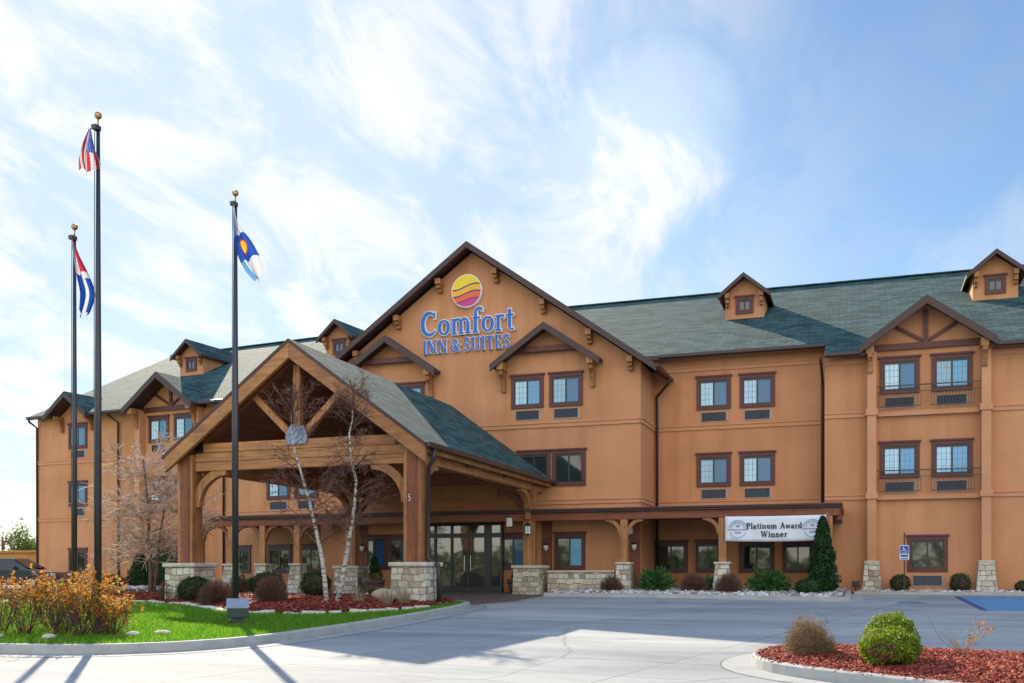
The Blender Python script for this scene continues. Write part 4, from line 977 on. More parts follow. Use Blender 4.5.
GLY = {
 'C': (.86, [(arcp(.46, .5, .36, .44, 50, 310, 20), fadew(20, .07, .19)), ([(.72, .70), (.73, .95)], .06), ([(.70, .13), (.76, .24)], .05)]),
 'o': (.60, O_()),
 'm': (1.02, stem(.17, 0, .62, .15, 'l') + stem(.52, 0, .45, .15, False) + stem(.87, 0, .45, .15, False) + [(arcp(.345, .42, .175, .17, 180, 0, 10), fadew(10, .08, .10)), (arcp(.695, .42, .175, .17, 180, 0, 10), fadew(10, .08, .10))]),
 'f': (.44, stem(.18, 0, .80, .15, False) + [(arcp(.36, .80, .18, .16, 180, 35, 10), fadew(10, .13, .10)), ([(.50, .87), (.52, .89)], .12), ([(.04, .59), (.42, .59)], .07)]),
 'r': (.48, stem(.17, 0, .62, .15, 'l') + [(arcp(.36, .42, .19, .17, 180, 60, 10), fadew(10, .07, .10)), ([(.43, .53), (.47, .54)], .13)]),
 't': (.42, [([(.20, .10), (.20, .82)], .15), ([(.04, .59), (.40, .59)], .07), (arcp(.32, .13, .12, .11, 180, 310, 8), fadew(8, .10, .07))]),
 'I': (.36, stem(.18, 0, 1, .17, True)),
 'N': (.92, stem(.17, 0, 1, .08, True) + stem(.75, 0, 1, .08, True) + [([(.15, .96), (.76, .04)], .17)]),
 '&': (.92, [(arcp(.40, .76, .17, .18, -60, 250, 16), .10), ([(.34, .60), (.82, .03)], .15), (arcp(.36, .28, .26, .25, 120, 330, 14), fadew(14, .10, .15)), ([(.58, .16), (.78, .52)], .07), ([(.66, .52), (.90, .52)], .06)]),
 'S': (.64, [(arcp(.32, .74, .20, .21, 40, 250, 14), fadew(14, .07, .15)), ([(.24, .56), (.42, .44)], .16), (arcp(.32, .26, .22, .22, 70, -140, 14), fadew(14, .15, .07)), ([(.50, .74), (.51, .97)], .05), ([(.12, .03), (.12, .26)], .05)]),
 'U': (.86, stem(.20, .30, 1, .17, True, False) + stem(.68, .30, 1, .08, True, False) + [(arcp(.44, .30, .24, .26, 180, 360, 14), fadew(14, .15, .10))]),
 'T': (.76, stem(.38, 0, 1, .17, False) + [([(.05, .96), (.71, .96)], .07), ([(.07, .76), (.06, .97)], .05), ([(.69, .76), (.70, .97)], .05)]),
 'E': (.72, stem(.18, 0, 1, .17, True) + [([(.14, .965), (.62, .965)], .07), ([(.14, .035), (.64, .035)], .07), ([(.2, .51), (.48, .51)], .07), ([(.61, .78), (.60, .98)], .05), ([(.63, .02), (.64, .24)], .05), ([(.48, .41), (.48, .61)], .05)]),
 'P': (.70, stem(.18, 0, 1, .17, True) + [(arcp(.34, .73, .25, .24, 90, -90, 14), fadew(14, .07, .16)), ([(.18, .965), (.35, .965)], .07), ([(.2, .49), (.35, .49)], .07)]),
 'A': (.86, [([(.14, .02), (.44, .98)], .08), ([(.43, 1.0), (.73, .02)], .17), ([(.24, .33), (.62, .33)], .07), ([(.02, .03), (.28, .03)], .06), ([(.56, .03), (.86, .03)], .06)]),
 'W': (1.16, [([(.14, .98), (.36, .02)], .16), ([(.36, .02), (.58, .90)], .07), ([(.56, .98), (.80, .02)], .16), ([(.80, .02), (1.02, .98)], .07), ([(.02, .97), (.28, .97)], .06), ([(.90, .97), (1.14, .97)], .06), ([(.44, .97), (.66, .97)], .06)]),
 'l': (.34, stem(.17, 0, 1, .15, 'l')),
 'i': (.34, stem(.17, 0, .62, .15, 'l') + [(arcp(.17, .82, .045, .045, 0, 360, 10), .09)]),
 'a': (.56, [([(.40, .04), (.40, .44)], .14), (arcp(.27, .44, .14, .15, 0, 160, 10), fadew(10, .10, .09)), (arcp(.24, .19, .16, .17, 60, 330, 14), fadew(14, .07, .14)), ([(.38, .06), (.54, .03)], .06)]),
 'n': (.68, stem(.17, 0, .62, .15, 'l') + stem(.52, 0, .45, .15, False) + [(arcp(.345, .42, .175, .17, 180, 0, 10), fadew(10, .08, .10))]),
 'u': (.66, stem(.17, .18, .62, .15, 'l', False) + stem(.50, 0, .62, .15, 'l', False) + [(arcp(.335, .20, .165, .17, 180, 360, 10), fadew(10, .10, .08)), ([(.50, .03), (.64, .03)], .06)]),
 'w': (.86, [([(.10, .60), (.26, .02)], .14), ([(.26, .02), (.43, .56)], .06), ([(.42, .60), (.59, .02)], .14), ([(.59, .02), (.76, .60)], .06), ([(.0, .59), (.22, .59)], .05), ([(.66, .59), (.86, .59)], .05)]),
 'd': (.66, stem(.50, 0, 1, .15, 'l', False) + [(arcp(.29, .30, .20, .27, 20, 340, 16), fadew(16, .06, .15)), ([(.50, .03), (.64, .03)], .06)]),
 'e': (.58, [([(.10, .33), (.48, .33)], .06), (arcp(.30, .31, .21, .27, 5, 315, 18), fadew(18, .07, .16))]),
 '5': (.60, [([(.16, .52), (.18, .95), (.50, .95)], .10), (arcp(.28, .31, .22, .26, 130, -140, 14), .10)]),
 ' ': (.16, [])}
def stroke_mesh(b, pts, w, T, dep, k, y):
    n = len(pts); pts = [Vector(p) for p in pts]; W = w if isinstance(w, list) else [w] * n
    closed = (pts[0] - pts[-1]).length < 1e-4; A = []
    for i, p in enumerate(pts):
        if closed: d = pts[(i + 1) % (n - 1)] - pts[(i - 1) % (n - 1)]
        else: d = pts[min(i + 1, n - 1)] - pts[max(i - 1, 0)]
        d.normalize(); nn = Vector((-d.y, d.x)) * W[i] / 2; A.append((p + nn, p - nn))
    vs = []
    for a, c in A: vs += [T(a.x, a.y, y), T(c.x, c.y, y), T(a.x, a.y, y + dep), T(c.x, c.y, y + dep)]
    fs = []
    for i in range(n - 1):
        o = 4 * i; fs += [(o, o + 1, o + 5, o + 4), (o, o + 4, o + 6, o + 2), (o + 1, o + 3, o + 7, o + 5)]
    if not closed: fs += [(0, 2, 3, 1), (4 * n - 4, 4 * n - 3, 4 * n - 1, 4 * n - 2)]
    b.add(vs, fs, k)
def text_width(t, sp=.05): return sum(GLY[c][0] + sp for c in t) - sp
def glyph(b, ch, x0, z0, size, yf, dep, sx=1, grow=0, k=0):
    for i, (pts, w) in enumerate(GLY[ch][1]):
        ww = [v + grow for v in w] if isinstance(w, list) else w + grow
        if grow and not (Vector(pts[0]) - Vector(pts[-1])).length < 1e-4:
            q = [Vector(p) for p in pts]; d0 = (q[0] - q[1]).normalized(); d1 = (q[-1] - q[-2]).normalized(); q[0] = q[0] + d0 * grow / 2; q[-1] = q[-1] + d1 * grow / 2; pts = [tuple(p) for p in q]
        stroke_mesh(b, pts, ww, lambda x, z, y: (x0 + x * size * sx, y, z0 + z * size), dep, k, yf - .0012 * i)

# hotel sign: round logo plus channel letters
sign = thing('hotel_sign', 'blue raised letters reading Comfort INN & SUITES under a round sunset logo on the gable', 'sign', (-14.35, D1 - .1, 9.6))
LX, LZ, LR = -14.42, 11.62, .63
def disc(r, y0, y1, name, m, par):
    b = MB(); n = 48; b.prism([(LX + r * math.cos(2 * math.pi * i / n), LZ + r * 1.02 * math.sin(2 * math.pi * i / n)) for i in range(n)], 'y', y0, y1); return b.build(name, m, par, uv=False)
lg = disc(LR, D1 - .16, D1 - .01, 'logo', 'letter_edge', sign)
def wav(x, c, a): return c + a * math.sin((x / LR) * 2.6 + .3) + .05 * (x / LR)
def logo_band(lo, hi, m):
    b = MB(); r = LR - .03; n = 40; top = []; bot = []
    for i in range(n + 1):
        x = -r + 2 * r * i / n; h = math.sqrt(max(0, r * r - x * x)) * 1.02; t = min(h, hi(x)); q = max(-h, lo(x))
        if t < q: t = q = max(-h, min(h, (t + q) / 2))
        top.append((x, t)); bot.append((x, q))
    y = D1 - .172; vs = [(LX + x, y, LZ + z_) for x, z_ in top] + [(LX + x, y, LZ + z_) for x, z_ in bot]
    vs += [(x, D1 - .155, z_) for x, _, z_ in vs]; m_ = n + 1
    b.add(vs, [(i, i + 1, m_ + i + 1, m_ + i) for i in range(n)] + [(2 * m_ + i, i, i + 1, 2 * m_ + i + 1) for i in range(n)]); b.build('logo_band', m, lg, uv=False, recalc=False)
w1 = lambda x: wav(x, .16, .075); w2 = lambda x: wav(x, -.11, .07); w3 = lambda x: wav(x, -.37, .055); th = .028
logo_band(lambda x: w1(x) + th, lambda x: 9, 'logo_yellow'); logo_band(lambda x: w1(x) - th, lambda x: w1(x) + th, 'logo_navy'); logo_band(lambda x: w2(x) + th, lambda x: w1(x) - th, 'logo_gold')
logo_band(lambda x: w2(x) - th, lambda x: w2(x) + th, 'logo_navy'); logo_band(lambda x: w3(x) + th * .8, lambda x: w2(x) - th, 'logo_orange'); logo_band(lambda x: w3(x) - th * .8, lambda x: w3(x) + th * .8, 'logo_navy'); logo_band(lambda x: -9, lambda x: w3(x) - th * .8, 'logo_pink')
def letters(text, x0, x1, z0, size, sp):
    sx = (x1 - x0) / (text_width(text, sp) * size); x = x0
    for ch in text:
        if GLY[ch][1]:
            b = MB(); glyph(b, ch, x, z0, size, D1 - .12, .11, sx, .065, 0); o = b.build('letter', 'letter_edge', sign, uv=False, recalc=False)
            b = MB(); glyph(b, ch, x, z0, size, D1 - .15, .028, sx, 0, 0); b.build('face', 'letter_blue', o, uv=False, recalc=False)
        x += (GLY[ch][0] + sp) * size * sx
letters('Comfort', -16.38, -12.48, 9.98, .98, .05); letters('INN & SUITES', -16.28, -12.62, 9.30, .52, .07)

# banner under the walkway beam
BX0, BX1, BZ0, BZ1, BY_ = -4.35, -1.06, 1.76, 2.60, WY - .30
b = MB(); nx, nz = 30, 8
b.add([(BX0 + (BX1 - BX0) * i / nx, BY_ + .018 * math.sin(i * .9 + j * .3) * (1 - j / nz), BZ0 + (BZ1 - BZ0) * j / nz - .03 * math.sin(math.pi * i / nx) * (1 - .6 * j / nz)) for j in range(nz + 1) for i in range(nx + 1)], [(j * (nx + 1) + i, j * (nx + 1) + i + 1, (j + 1) * (nx + 1) + i + 1, (j + 1) * (nx + 1) + i) for j in range(nz) for i in range(nx)])
ban = b.build('banner', 'banner', smooth=True, uv=False)
so = ban.modifiers.new('thick', 'SOLIDIFY'); so.thickness = .008
tag(ban, 'white banner reading Platinum Award Winner hanging below the walkway beam', 'banner')
def btext(t, xc, z0, size):
    b = MB(); x = xc - text_width(t, .06) * size / 2
    for ch in t:
        glyph(b, ch, x, z0, size, BY_ - .030, .006, 1, .03); x += (GLY[ch][0] + .06) * size
    b.build('lettering', 'navy_ink', ban, uv=False, recalc=False)
btext('Platinum  Award', (BX0 + BX1) / 2 - .03, 2.17, .195); btext('Winner', (BX0 + BX1) / 2 - .03, 1.88, .205)
for s, xc in ((-1, BX0 + .43), (1, BX1 - .43)):
    b = MB(); zc_ = 2.17; T = lambda x, z_, y: (xc + x, y, zc_ + z_); yy = BY_ - .030
    stroke_mesh(b, arcp(0, 0, .30, .28, 10, 170, 16), .035, T, .006, 0, yy); stroke_mesh(b, arcp(0, .02, .21, .19, 0, 180, 14), .022, T, .006, 0, yy)
    stroke_mesh(b, [(-.34, -.02), (.34, -.02)], .03, T, .006, 0, yy); stroke_mesh(b, arcp(0, -.02, .27, .28, 200, 340, 14), .02, T, .006, 0, yy); stroke_mesh(b, [(-.10, -.12), (.10, -.12)], .05, T, .006, 0, yy); stroke_mesh(b, [(-.06, .10), (.06, .10)], .08, T, .006, 0, yy)
    b.build('badge', 'badge_ink', ban, uv=False, recalc=False)
b = MB()
for x, x2 in ((BX0 + .05, BX0), (BX1 - .05, BX1 + .05)): b.tube([(x, BY_, BZ1 - .03), (x2, WY - .13, 2.66)], .006, 4)
b.build('cord', 'white_paint', ban, uv=False)
# house number on the front canopy post
b = MB(); glyph(b, '5', CX + HS - .11, 2.62, .19, FY - .292, .02, .8, -.02); n5 = b.build('house_number', 'white_paint', POSTS[1, FY], uv=False, recalc=False)

# ------------------------------------------------------------------ lamps
def lantern(x, y, z, label):
    t = thing('lantern', label, 'lamp', (x, y, z))
    b = MB(); b.prism([(x + .11 * math.cos(a * math.pi / 3), y + .11 * math.sin(a * math.pi / 3)) for a in range(6)], 'z', z, z + .28); b.build('lamp_shade', 'lamp_glass', t, uv=False)
    b = MB(); b.lathe(x, y, [(.145, z + .282), (.10, z + .36), (.03, z + .40)], 6); b.lathe(x, y, [(.06, z - .05), (.12, z - .022), (.125, z - .002)], 6); b.tube([(x, y, z + .39), (x, y, z + .55)], .012, 5)
    for a in range(6): b.bar((x + .115 * math.cos(a * math.pi / 3), y + .115 * math.sin(a * math.pi / 3), z), (x + .115 * math.cos(a * math.pi / 3), y + .115 * math.sin(a * math.pi / 3), z + .28), .014, .014, (0, 1, .1))
    b.build('cage', 'bronze', t, uv=False)
lantern(-11.42, 34.5, 2.10, 'bronze lantern hanging by the right back canopy post')
def wall_lamp(x, y, z, label, rz=0):
    t = thing('wall_lamp', label, 'lamp', (x, y, z)); t.rotation_euler.z = rz
    b = MB(); b.box(-.11, .11, -.14, -.02, -.17, .17); b.build('lamp_shade', 'lamp_glass', t, raw=True, uv=False, bevel=.03)
    b = MB(); b.box(-.12, .12, -.02, .0, -.20, .20); b.box(-.125, .125, -.15, -.001, .172, .20); b.build('backplate', 'bronze', t, raw=True, uv=False)
wall_lamp(-8.0, D1 - .0, 2.28, 'square white wall lamp at the right corner of the central block')
wall_lamp(CX + HS - .75, BYY - .12, 2.55, 'square white lamp seen just right of the numbered canopy post')
wall_lamp(-25.75, WY - .24, 2.72, 'square white lamp on the left end of the walkway beam')
def sconce(x, y, z, label):
    t = thing('wall_sconce', label, 'lamp', (x, y, z))
    b = MB(); b.lathe(0, -.10, [(.03, -.16), (.085, -.05), (.10, .06), (.02, .10)], 10); b.build('lamp_shade', 'lamp_glass', t, raw=True, smooth=True, uv=False)
    b = MB(); b.box(-.05, .05, -.03, 0, -.14, .14); b.lathe(0, -.10, [(.11, .061), (.06, .13), (.01, .15)], 10); b.build('bracket', 'bronze', t, raw=True, uv=False)
sconce(-11.2, D1 - .05, 1.66, 'small sconce on the dark board right of the entrance door'); sconce(-7.82, D1 - .05, 1.66, 'small sconce on the dark board at the right end of the central block'); sconce(-18.95, D1 - .05, 1.70, 'small sconce on the dark board left of the entrance')

# ------------------------------------------------------------------ flagpoles and flags
def flagpole(x, y, top, r0, r1, label):
    g = gz(y) + KT; t = thing('flagpole', label, 'flagpole', (x, y, g), 'flagpoles on the lawn')
    b = MB(); b.tube([(x, y, g - .2), (x, y, g + (top - g) * .5), (x, y, top)], [r0, r0 * .92, r1], 14); b.build('pole', 'pole', t, smooth=True, uv=False)
    b = MB(); b.lathe(x, y, [(r0 * 2.1, g - .02), (r0 * 2.0, g + .05), (r0 * 1.3, g + .12), (r0 * 1.05, g + .2)], 14); b.build('base_collar', 'pole', t, smooth=True, uv=False)
    b = MB(); b.tube([(x, y, top), (x, y, top + .16)], .015, 6); b.ball((x, y, top + .20), .066, 8); b.build('finial_ball', 'gold', t, smooth=True, uv=False)
    b = MB(); b.box(x - .05, x + .05, y - .12, y + .02, top - .08, top + .0); b.tube([(x - .02, y - r0 * 1.05, top - .05), (x - .02, y - r0 * 1.3, (top + g) / 2), (x - .02, y - r0 * 1.15, g + 1.2)], .007, 4); b.build('halyard', 'rail', t, uv=False)
    return t
flagpole(-13.0, 14.6, 8.72, .062, .032, 'tallest dark flagpole, middle of the three by their height, flying the striped flag')
flagpole(-15.2, 16.4, 7.55, .052, .030, 'shorter dark flagpole left of the tallest one')
flagpole(-12.1, 17.5, 8.25, .066, .036, 'dark flagpole standing behind the ground box in front of the canopy')
def uvflag(name, fn, nu, nv, mats, mfn, label):
    """fn(u, v) -> point, u along the fly, v from top to bottom of the hoist"""
    b = MB(); vs = [fn(i / nu, j / nv) for j in range(nv + 1) for i in range(nu + 1)]; b.add(vs, [])
    for j in range(nv):
        for i in range(nu):
            b.f.append([j * (nu + 1) + i, j * (nu + 1) + i + 1, (j + 1) * (nu + 1) + i + 1, (j + 1) * (nu + 1) + i]); b.m.append(mfn((i + .5) / nu, (j + .5) / nv))
    o = b.build(name, mats, smooth=True, uv=False, recalc=False); tag(o, label, 'flag', 'flags on the poles'); return o
for nm, c in (('flag_red', (.42, .02, .05)), ('flag_white', (.58, .58, .62)), ('flag_blue', (.015, .07, .36)), ('flag_navy', (.02, .04, .18)), ('flag_yellow', (.75, .50, .05)), ('flag_sky', (.10, .30, .60))):
    def ff(g, c=c):
        g.base(c); g.rough(.7); t = g.N('ShaderNodeBsdfTranslucent'); t.inputs['Color'].default_value = (*c, 1); m = g.N('ShaderNodeMixShader'); m.inputs[0].default_value = .4
        g.L(g.p.outputs[0], m.inputs[1]); g.L(t.outputs[0], m.inputs[2]); g.L(m.outputs[0], g.out.inputs[0])
    mat(nm, ff)
CR, SR = math.cos(YAW), math.sin(YAW)
def limp(px, py, ztop, path, width, amp, fr, seed):
    """a limp flag: a sagging centre line (out, down) with a width across it, rippled in depth"""
    n = len(path) - 1
    def cr(P, t):
        k = min(int(t * n), n - 1); f = t * n - k; p0 = P[max(k - 1, 0)]; p1 = P[k]; p2 = P[k + 1]; p3 = P[min(k + 2, n)]
        return tuple(.5 * (2 * b_ + (c - a) * f + (2 * a - 5 * b_ + 4 * c - d) * f * f + (3 * b_ - a - 3 * c + d) * f ** 3) for a, b_, c, d in zip(p0, p1, p2, p3))
    W = [(w,) for w in width]
    def f(u, v):
        o, z = cr(path, u); o2, z2 = cr(path, min(1, u + .02)); o1, z1 = cr(path, max(0, u - .02)); d = Vector((o2 - o1, z2 - z1)).normalized(); w = cr(W, u)[0]
        q = (v - .5) * 2 * w; x = o - d.y * q + .05 * math.sin(fr * v * 2 + seed) * u; z = z + d.x * q + .06 * u * u * math.sin(9 * v + seed)
        dp = amp * min(1, u * 3) * math.sin(fr * v * 3.1 + 3 * u + seed) + amp * .5 * u * math.sin(7 * u + 4 * v)
        return (px + x * CR - dp * SR, py + x * SR + dp * CR - .03, ztop + z)
    return f
def us_m(u, v):
    if u < .56 and v > .42: return 3 if (u * 22 % 1 - .5) ** 2 + (v * 18 % 1 - .5) ** 2 < .05 else 2
    return 0 if int(v * 13 + u * 2) % 2 == 0 else 1
uvflag('national_flag', limp(-13.0, 14.40, 8.60, [(.02, 0), (-.01, -.20), (-.02, -.40), (.0, -.58), (.04, -.74)], [.02, .09, .15, .21, .25], .06, 5.0, .6), 110, 99, ['flag_red', 'flag_white', 'flag_blue', 'flag_white'], us_m, 'limp red and white striped flag with starry blue corner on the tallest pole')
def state_m(u, v):
    if u < .46: return 0 if v > .5 else 1
    if .5 < v < .6 or (u < .54 and v > .6): return 1
    return 2
uvflag('state_flag', limp(-15.2, 16.32, 7.48, [(.03, 0), (.12, -.38), (.25, -.78), (.34, -1.15), (.26, -1.55)], [.015, .07, .14, .16, .12], .06, 4.2, 1.7), 90, 70, ['flag_red', 'flag_white', 'flag_blue'], state_m, 'limp red, white and blue banded flag on the shorter pole at far left')
def third_m(u, v):
    if ((u - .53) / .075) ** 2 + ((v - .58) / .17) ** 2 < 1: return 2
    if ((u - .53) / .09) ** 2 + ((v - .58) / .21) ** 2 < 1: return 3
    if .38 < u < .70: return 0
    return 4 if v < .16 or u < .38 and v < .4 else 1
uvflag('house_flag', limp(-12.1, 17.42, 8.18, [(.02, 0), (.06, -.42), (.20, -.80), (.38, -1.20), (.56, -1.52)], [.02, .06, .17, .19, .13], .05, 3.6, .2), 100, 80, ['flag_blue', 'flag_white', 'flag_yellow', 'flag_red', 'flag_sky'], third_m, 'limp white flag with blue band and yellow round emblem on the pole before the canopy')

# ground box by the pole
x, y = -11.78, 17.12; z = gz(y) + KT + .12
bx = thing('ground_floodlight', 'dark box with a pale sloping top standing on the lawn before the rightmost flagpole', 'floodlight', (x, y, z)); bx.rotation_euler.z = R(33)
b = MB(); b.prism([(-.12, .0), (.14, .0), (.14, .36), (-.12, .19)], 'x', -.21, .21); b.build('housing', 'box_green', bx, raw=True, uv=False, bevel=.015)
b = MB(); b.prism([(-.135, .192), (.135, .368), (.135, .392), (-.135, .216)], 'x', -.222, .222); b.build('lid', 'box_pale', bx, raw=True, uv=False, bevel=.006)
b = MB(); b.box(-.10, .10, -.07, .07, -.16, .001); b.build('foot', 'box_green', bx, raw=True, uv=False)

# accessible parking sign
sg = thing('parking_sign', 'blue and white wheelchair parking sign on a thin post by the right wall', 'sign', (1.42, 36.6, gz(36.6)))
x, y, g = 1.42, 36.6, gz(36.6)
b = MB(); b.bar((x, y, g - .1), (x, y, 2.05), .045, .03, (0, 1, 0)); b.build('post', 'bronze', sg, uv=False)
b = MB(); b.box(x - .15, x + .15, y - .04, y - .025, 1.12, 1.62); p = b.build('plate', 'white_paint', sg, uv=False, bevel=.004)
b = MB(); b.box(x - .135, x + .135, y - .044, y - .0405, 1.33, 1.60); b.build('symbol_field', 'blue_sign', p, uv=False)
b = MB(); wheelchair(b, lambda u, v: (x - .12 + u * .24, y - .046, 1.34 + v * .24)); b.build('symbol', 'white_paint', p, uv=False)
b = MB(); b.box(x - .12, x + .12, y - .044, y - .0405, 1.22, 1.30); b.box(x - .12, x + .12, y - .0445, y - .0405, 1.14, 1.18); b.build('lettering_bar', 'blue_sign', p, uv=False)
# small floodlight by the right corner of the gravel
sp = thing('spotlight', 'small black ground spotlight beside the tall cone evergreen', 'spotlight', (-.15, 36.8, gz(36.8)))
b = MB(); b.box(-.13, .13, -.10, .10, .22, .44); b.tube([(0, 0, 0), (0, 0, .24)], .03, 6); b.box(-.12, .12, -.1, .1, -.02, .05); b.build('housing', 'bronze', sp, raw=True, uv=False, bevel=.02)

# ------------------------------------------------------------------ plants
def leaf_quads(C, N, size, asp=.55, jit=.6):
    """leaf-sized quads at centres C facing about N"""
    n = len(C); N = N + nrg.normal(0, jit, (n, 3)); N /= np.linalg.norm(N, axis=1, keepdims=True) + 1e-9
    A = np.cross(N, nrg.normal(0, 1, (n, 3))); A /= np.linalg.norm(A, axis=1, keepdims=True) + 1e-9; B = np.cross(N, A)
    s = (size * nrg.uniform(.6, 1.3, n))[:, None]; A = A * s; B = B * s * asp
    V = np.stack([C - A, C - B * .9, C + A, C + B * .9], 1).reshape(-1, 3); return V, np.arange(4 * n).reshape(-1, 4)
def unit(n):
    d = nrg.normal(0, 1, (n, 3)); return d / np.linalg.norm(d, axis=1, keepdims=True)
def lumps(d, amp, sc, seed): return 1 + amp * np.array([noise.noise((a * sc + seed, b_ * sc, c * sc)) for a, b_, c in d])
def thin_tubes(segs, n=3):
    """segs: list of (pts list, r0, r1); fast n-sided tubes -> V,F"""
    Vs = []; Fs = []; o = 0
    for pts, r0, r1 in segs:
        m = len(pts); d = (pts[-1] - pts[0]); L = np.linalg.norm(d) + 1e-9; d = d / L
        a = np.cross(d, (0.31, .77, .55)); a /= np.linalg.norm(a) + 1e-9; b_ = np.cross(d, a)
        for i, p in enumerate(pts):
            r = r0 + (r1 - r0) * i / (m - 1)
            for j in range(n): t = 2 * math.pi * j / n; Vs.append(p + (a * math.cos(t) + b_ * math.sin(t)) * r)
        for i in range(m - 1):
            for j in range(n): Fs.append((o + i * n + j, o + i * n + (j + 1) % n, o + (i + 1) * n + (j + 1) % n, o + (i + 1) * n + j))
        o += m * n
    return np.array(Vs), np.array(Fs)

def boxwood(name, label, x, y, z, r, h, m='boxwood', n=3500, leaf=.03, group=None, brownside=False):
    t = thing(name, label, 'shrub', (x, y, z), group)
    d = unit(n); d = d[d[:, 2] > -.75]; k = lumps(d, .20, 2.3, x * 3.1) ; rr = nrg.uniform(.84, 1.03, len(d)) * k; rr = np.where(nrg.uniform(0, 1, len(d)) < .04, rr * nrg.uniform(1.02, 1.14, len(d)), rr)
    C = d * rr[:, None] * np.array([r, r, h / 2]) + np.array([0, 0, h * .48]); C[:, 2] = np.maximum(C[:, 2], .02)
    V, F = leaf_quads(C, d, leaf)
    if brownside:
        q = (d @ np.array([-.22, -.93, -.12])) > .86; q &= np.array([noise.noise((a * 4, b_ * 4, c * 4)) for a, b_, c in d]) > -.22
        fast_mesh('foliage', V, F, [m, 'dead_leaf'], t, midx=q.astype(int))
    else: fast_mesh('foliage', V, F, m, t)
    b = MB(); b.ball((0, 0, h * .47), (r * .84, r * .84, h * .43), 10); b.build('inner_branches', 'twig_maroon' if m == 'boxwood' else 'juniper', t, raw=True, smooth=True, uv=False)
    return t
def dormant(name, label, x, y, z, r, h, m='twig_brown', n=420, group=None, rad=.0045):
    segs = []
    for _ in range(n):
        d = unit(1)[0]; d[2] = abs(d[2]) * .9 + .12; d /= np.linalg.norm(d)
        tip = d * np.array([r, r, h]) * nrg.uniform(.8, 1.06); b0 = np.array([*(nrg.normal(0, r * .12, 2)), 0]); mid = b0 * .4 + tip * .55 + nrg.normal(0, r * .07, 3); mid[2] = max(mid[2], .02)
        segs.append(([b0, mid, tip], rad, rad * .5))
        for _k in range(3):
            s = mid + (tip - mid) * nrg.uniform(0, .8); e = s + (d + nrg.normal(0, .55, 3)) * r * nrg.uniform(.18, .36); e[2] = max(e[2], .02); lim = np.sqrt((e[0] / r) ** 2 + (e[1] / r) ** 2 + (e[2] / h) ** 2)
            if lim > 1.05: e = e * 1.05 / lim
            segs.append(([s, e], rad * .7, rad * .4))
    V, F = thin_tubes(segs)
    o = fast_mesh(name, V, F, m, None, (x, y, z)); return tag(o, label, 'shrub', group)
def juniper(name, label, x, y, z, r, h, group=None, n=110, m='juniper'):
    t = thing(name, label, 'shrub', (x, y, z), group); Cs = []; Ds = []; segs = []
    for _ in range(n):
        a = nrg.uniform(0, 6.283); el = nrg.uniform(.12, 1.25); L = nrg.uniform(.65, 1.08); d = np.array([math.cos(a) * math.cos(el), math.sin(a) * math.cos(el), math.sin(el)])
        tip = d * np.array([r, r, h]) * L; tip[2] = max(.06, tip[2]); b0 = np.array([0, 0, .03]); mid = tip * .55 + np.array([0, 0, .16 * h]); segs.append(([b0, mid, tip], .012, .003))
        k = 44; tt = nrg.uniform(.25, 1.0, k)[:, None]; P = (1 - tt) ** 2 * b0 + 2 * tt * (1 - tt) * mid + tt ** 2 * tip; P = P + nrg.normal(0, .045, (k, 3)) * (1.25 - tt); P[:, 2] = np.maximum(P[:, 2], .02); Cs.append(P); Ds.append(np.repeat((tip - mid)[None] / np.linalg.norm(tip - mid), k, 0))
    C = np.concatenate(Cs); D = np.concatenate(Ds); n_ = len(C)
    A = D + nrg.normal(0, .45, (n_, 3)); A /= np.linalg.norm(A, axis=1, keepdims=True); B = np.cross(A, nrg.normal(0, 1, (n_, 3))); B /= np.linalg.norm(B, axis=1, keepdims=True); s = nrg.uniform(.04, .085, n_)[:, None]
    V = np.stack([C - A * s, C - B * s * .22, C + A * s, C + B * s * .22], 1).reshape(-1, 3); fast_mesh('foliage', V, np.arange(4 * n_).reshape(-1, 4), m, t)
    V, F = thin_tubes(segs); fast_mesh('branches', V, F, 'twig_brown', t); return t
def cone_tree(name, label, x, y, z, r, h, n=7000, m='arborvitae', group=None):
    t = thing(name, label, 'evergreen', (x, y, z), group)
    u = nrg.uniform(0, 1, n) ** 1.25 * .98; a = nrg.uniform(0, 6.283, n)
    prof = r * np.clip(np.minimum(1, (u + .03) * 9) ** .5 * (1 - u) ** .62 * 1.08, 0, None)
    nz = np.array([noise.noise((math.cos(q) * 2.2 + x, math.sin(q) * 2.2, w * 9)) for q, w in zip(a, u)]); rr = prof * (1 + .42 * nz) * nrg.uniform(.72, 1.05, n)
    C = np.stack([np.cos(a) * rr, np.sin(a) * rr, u * h + .05], 1); d = np.stack([np.cos(a), np.sin(a), np.full(n, .5)], 1)
    V, F = leaf_quads(C, d, .055, .42, .8); fast_mesh('foliage', V, F, m, t)
    b = MB(); b.lathe(0, 0, [(.05, 0), (r * .62, h * .08), (r * .58, h * .3), (r * .34, h * .62), (.02, h * .93)], 10); b.build('inner_branches', m, t, raw=True, smooth=True, uv=False)
    b = MB(); b.tube([(0, 0, -.1), (0, 0, .3)], .05, 6); b.build('trunk', 'bark', t, raw=True, uv=False); return t
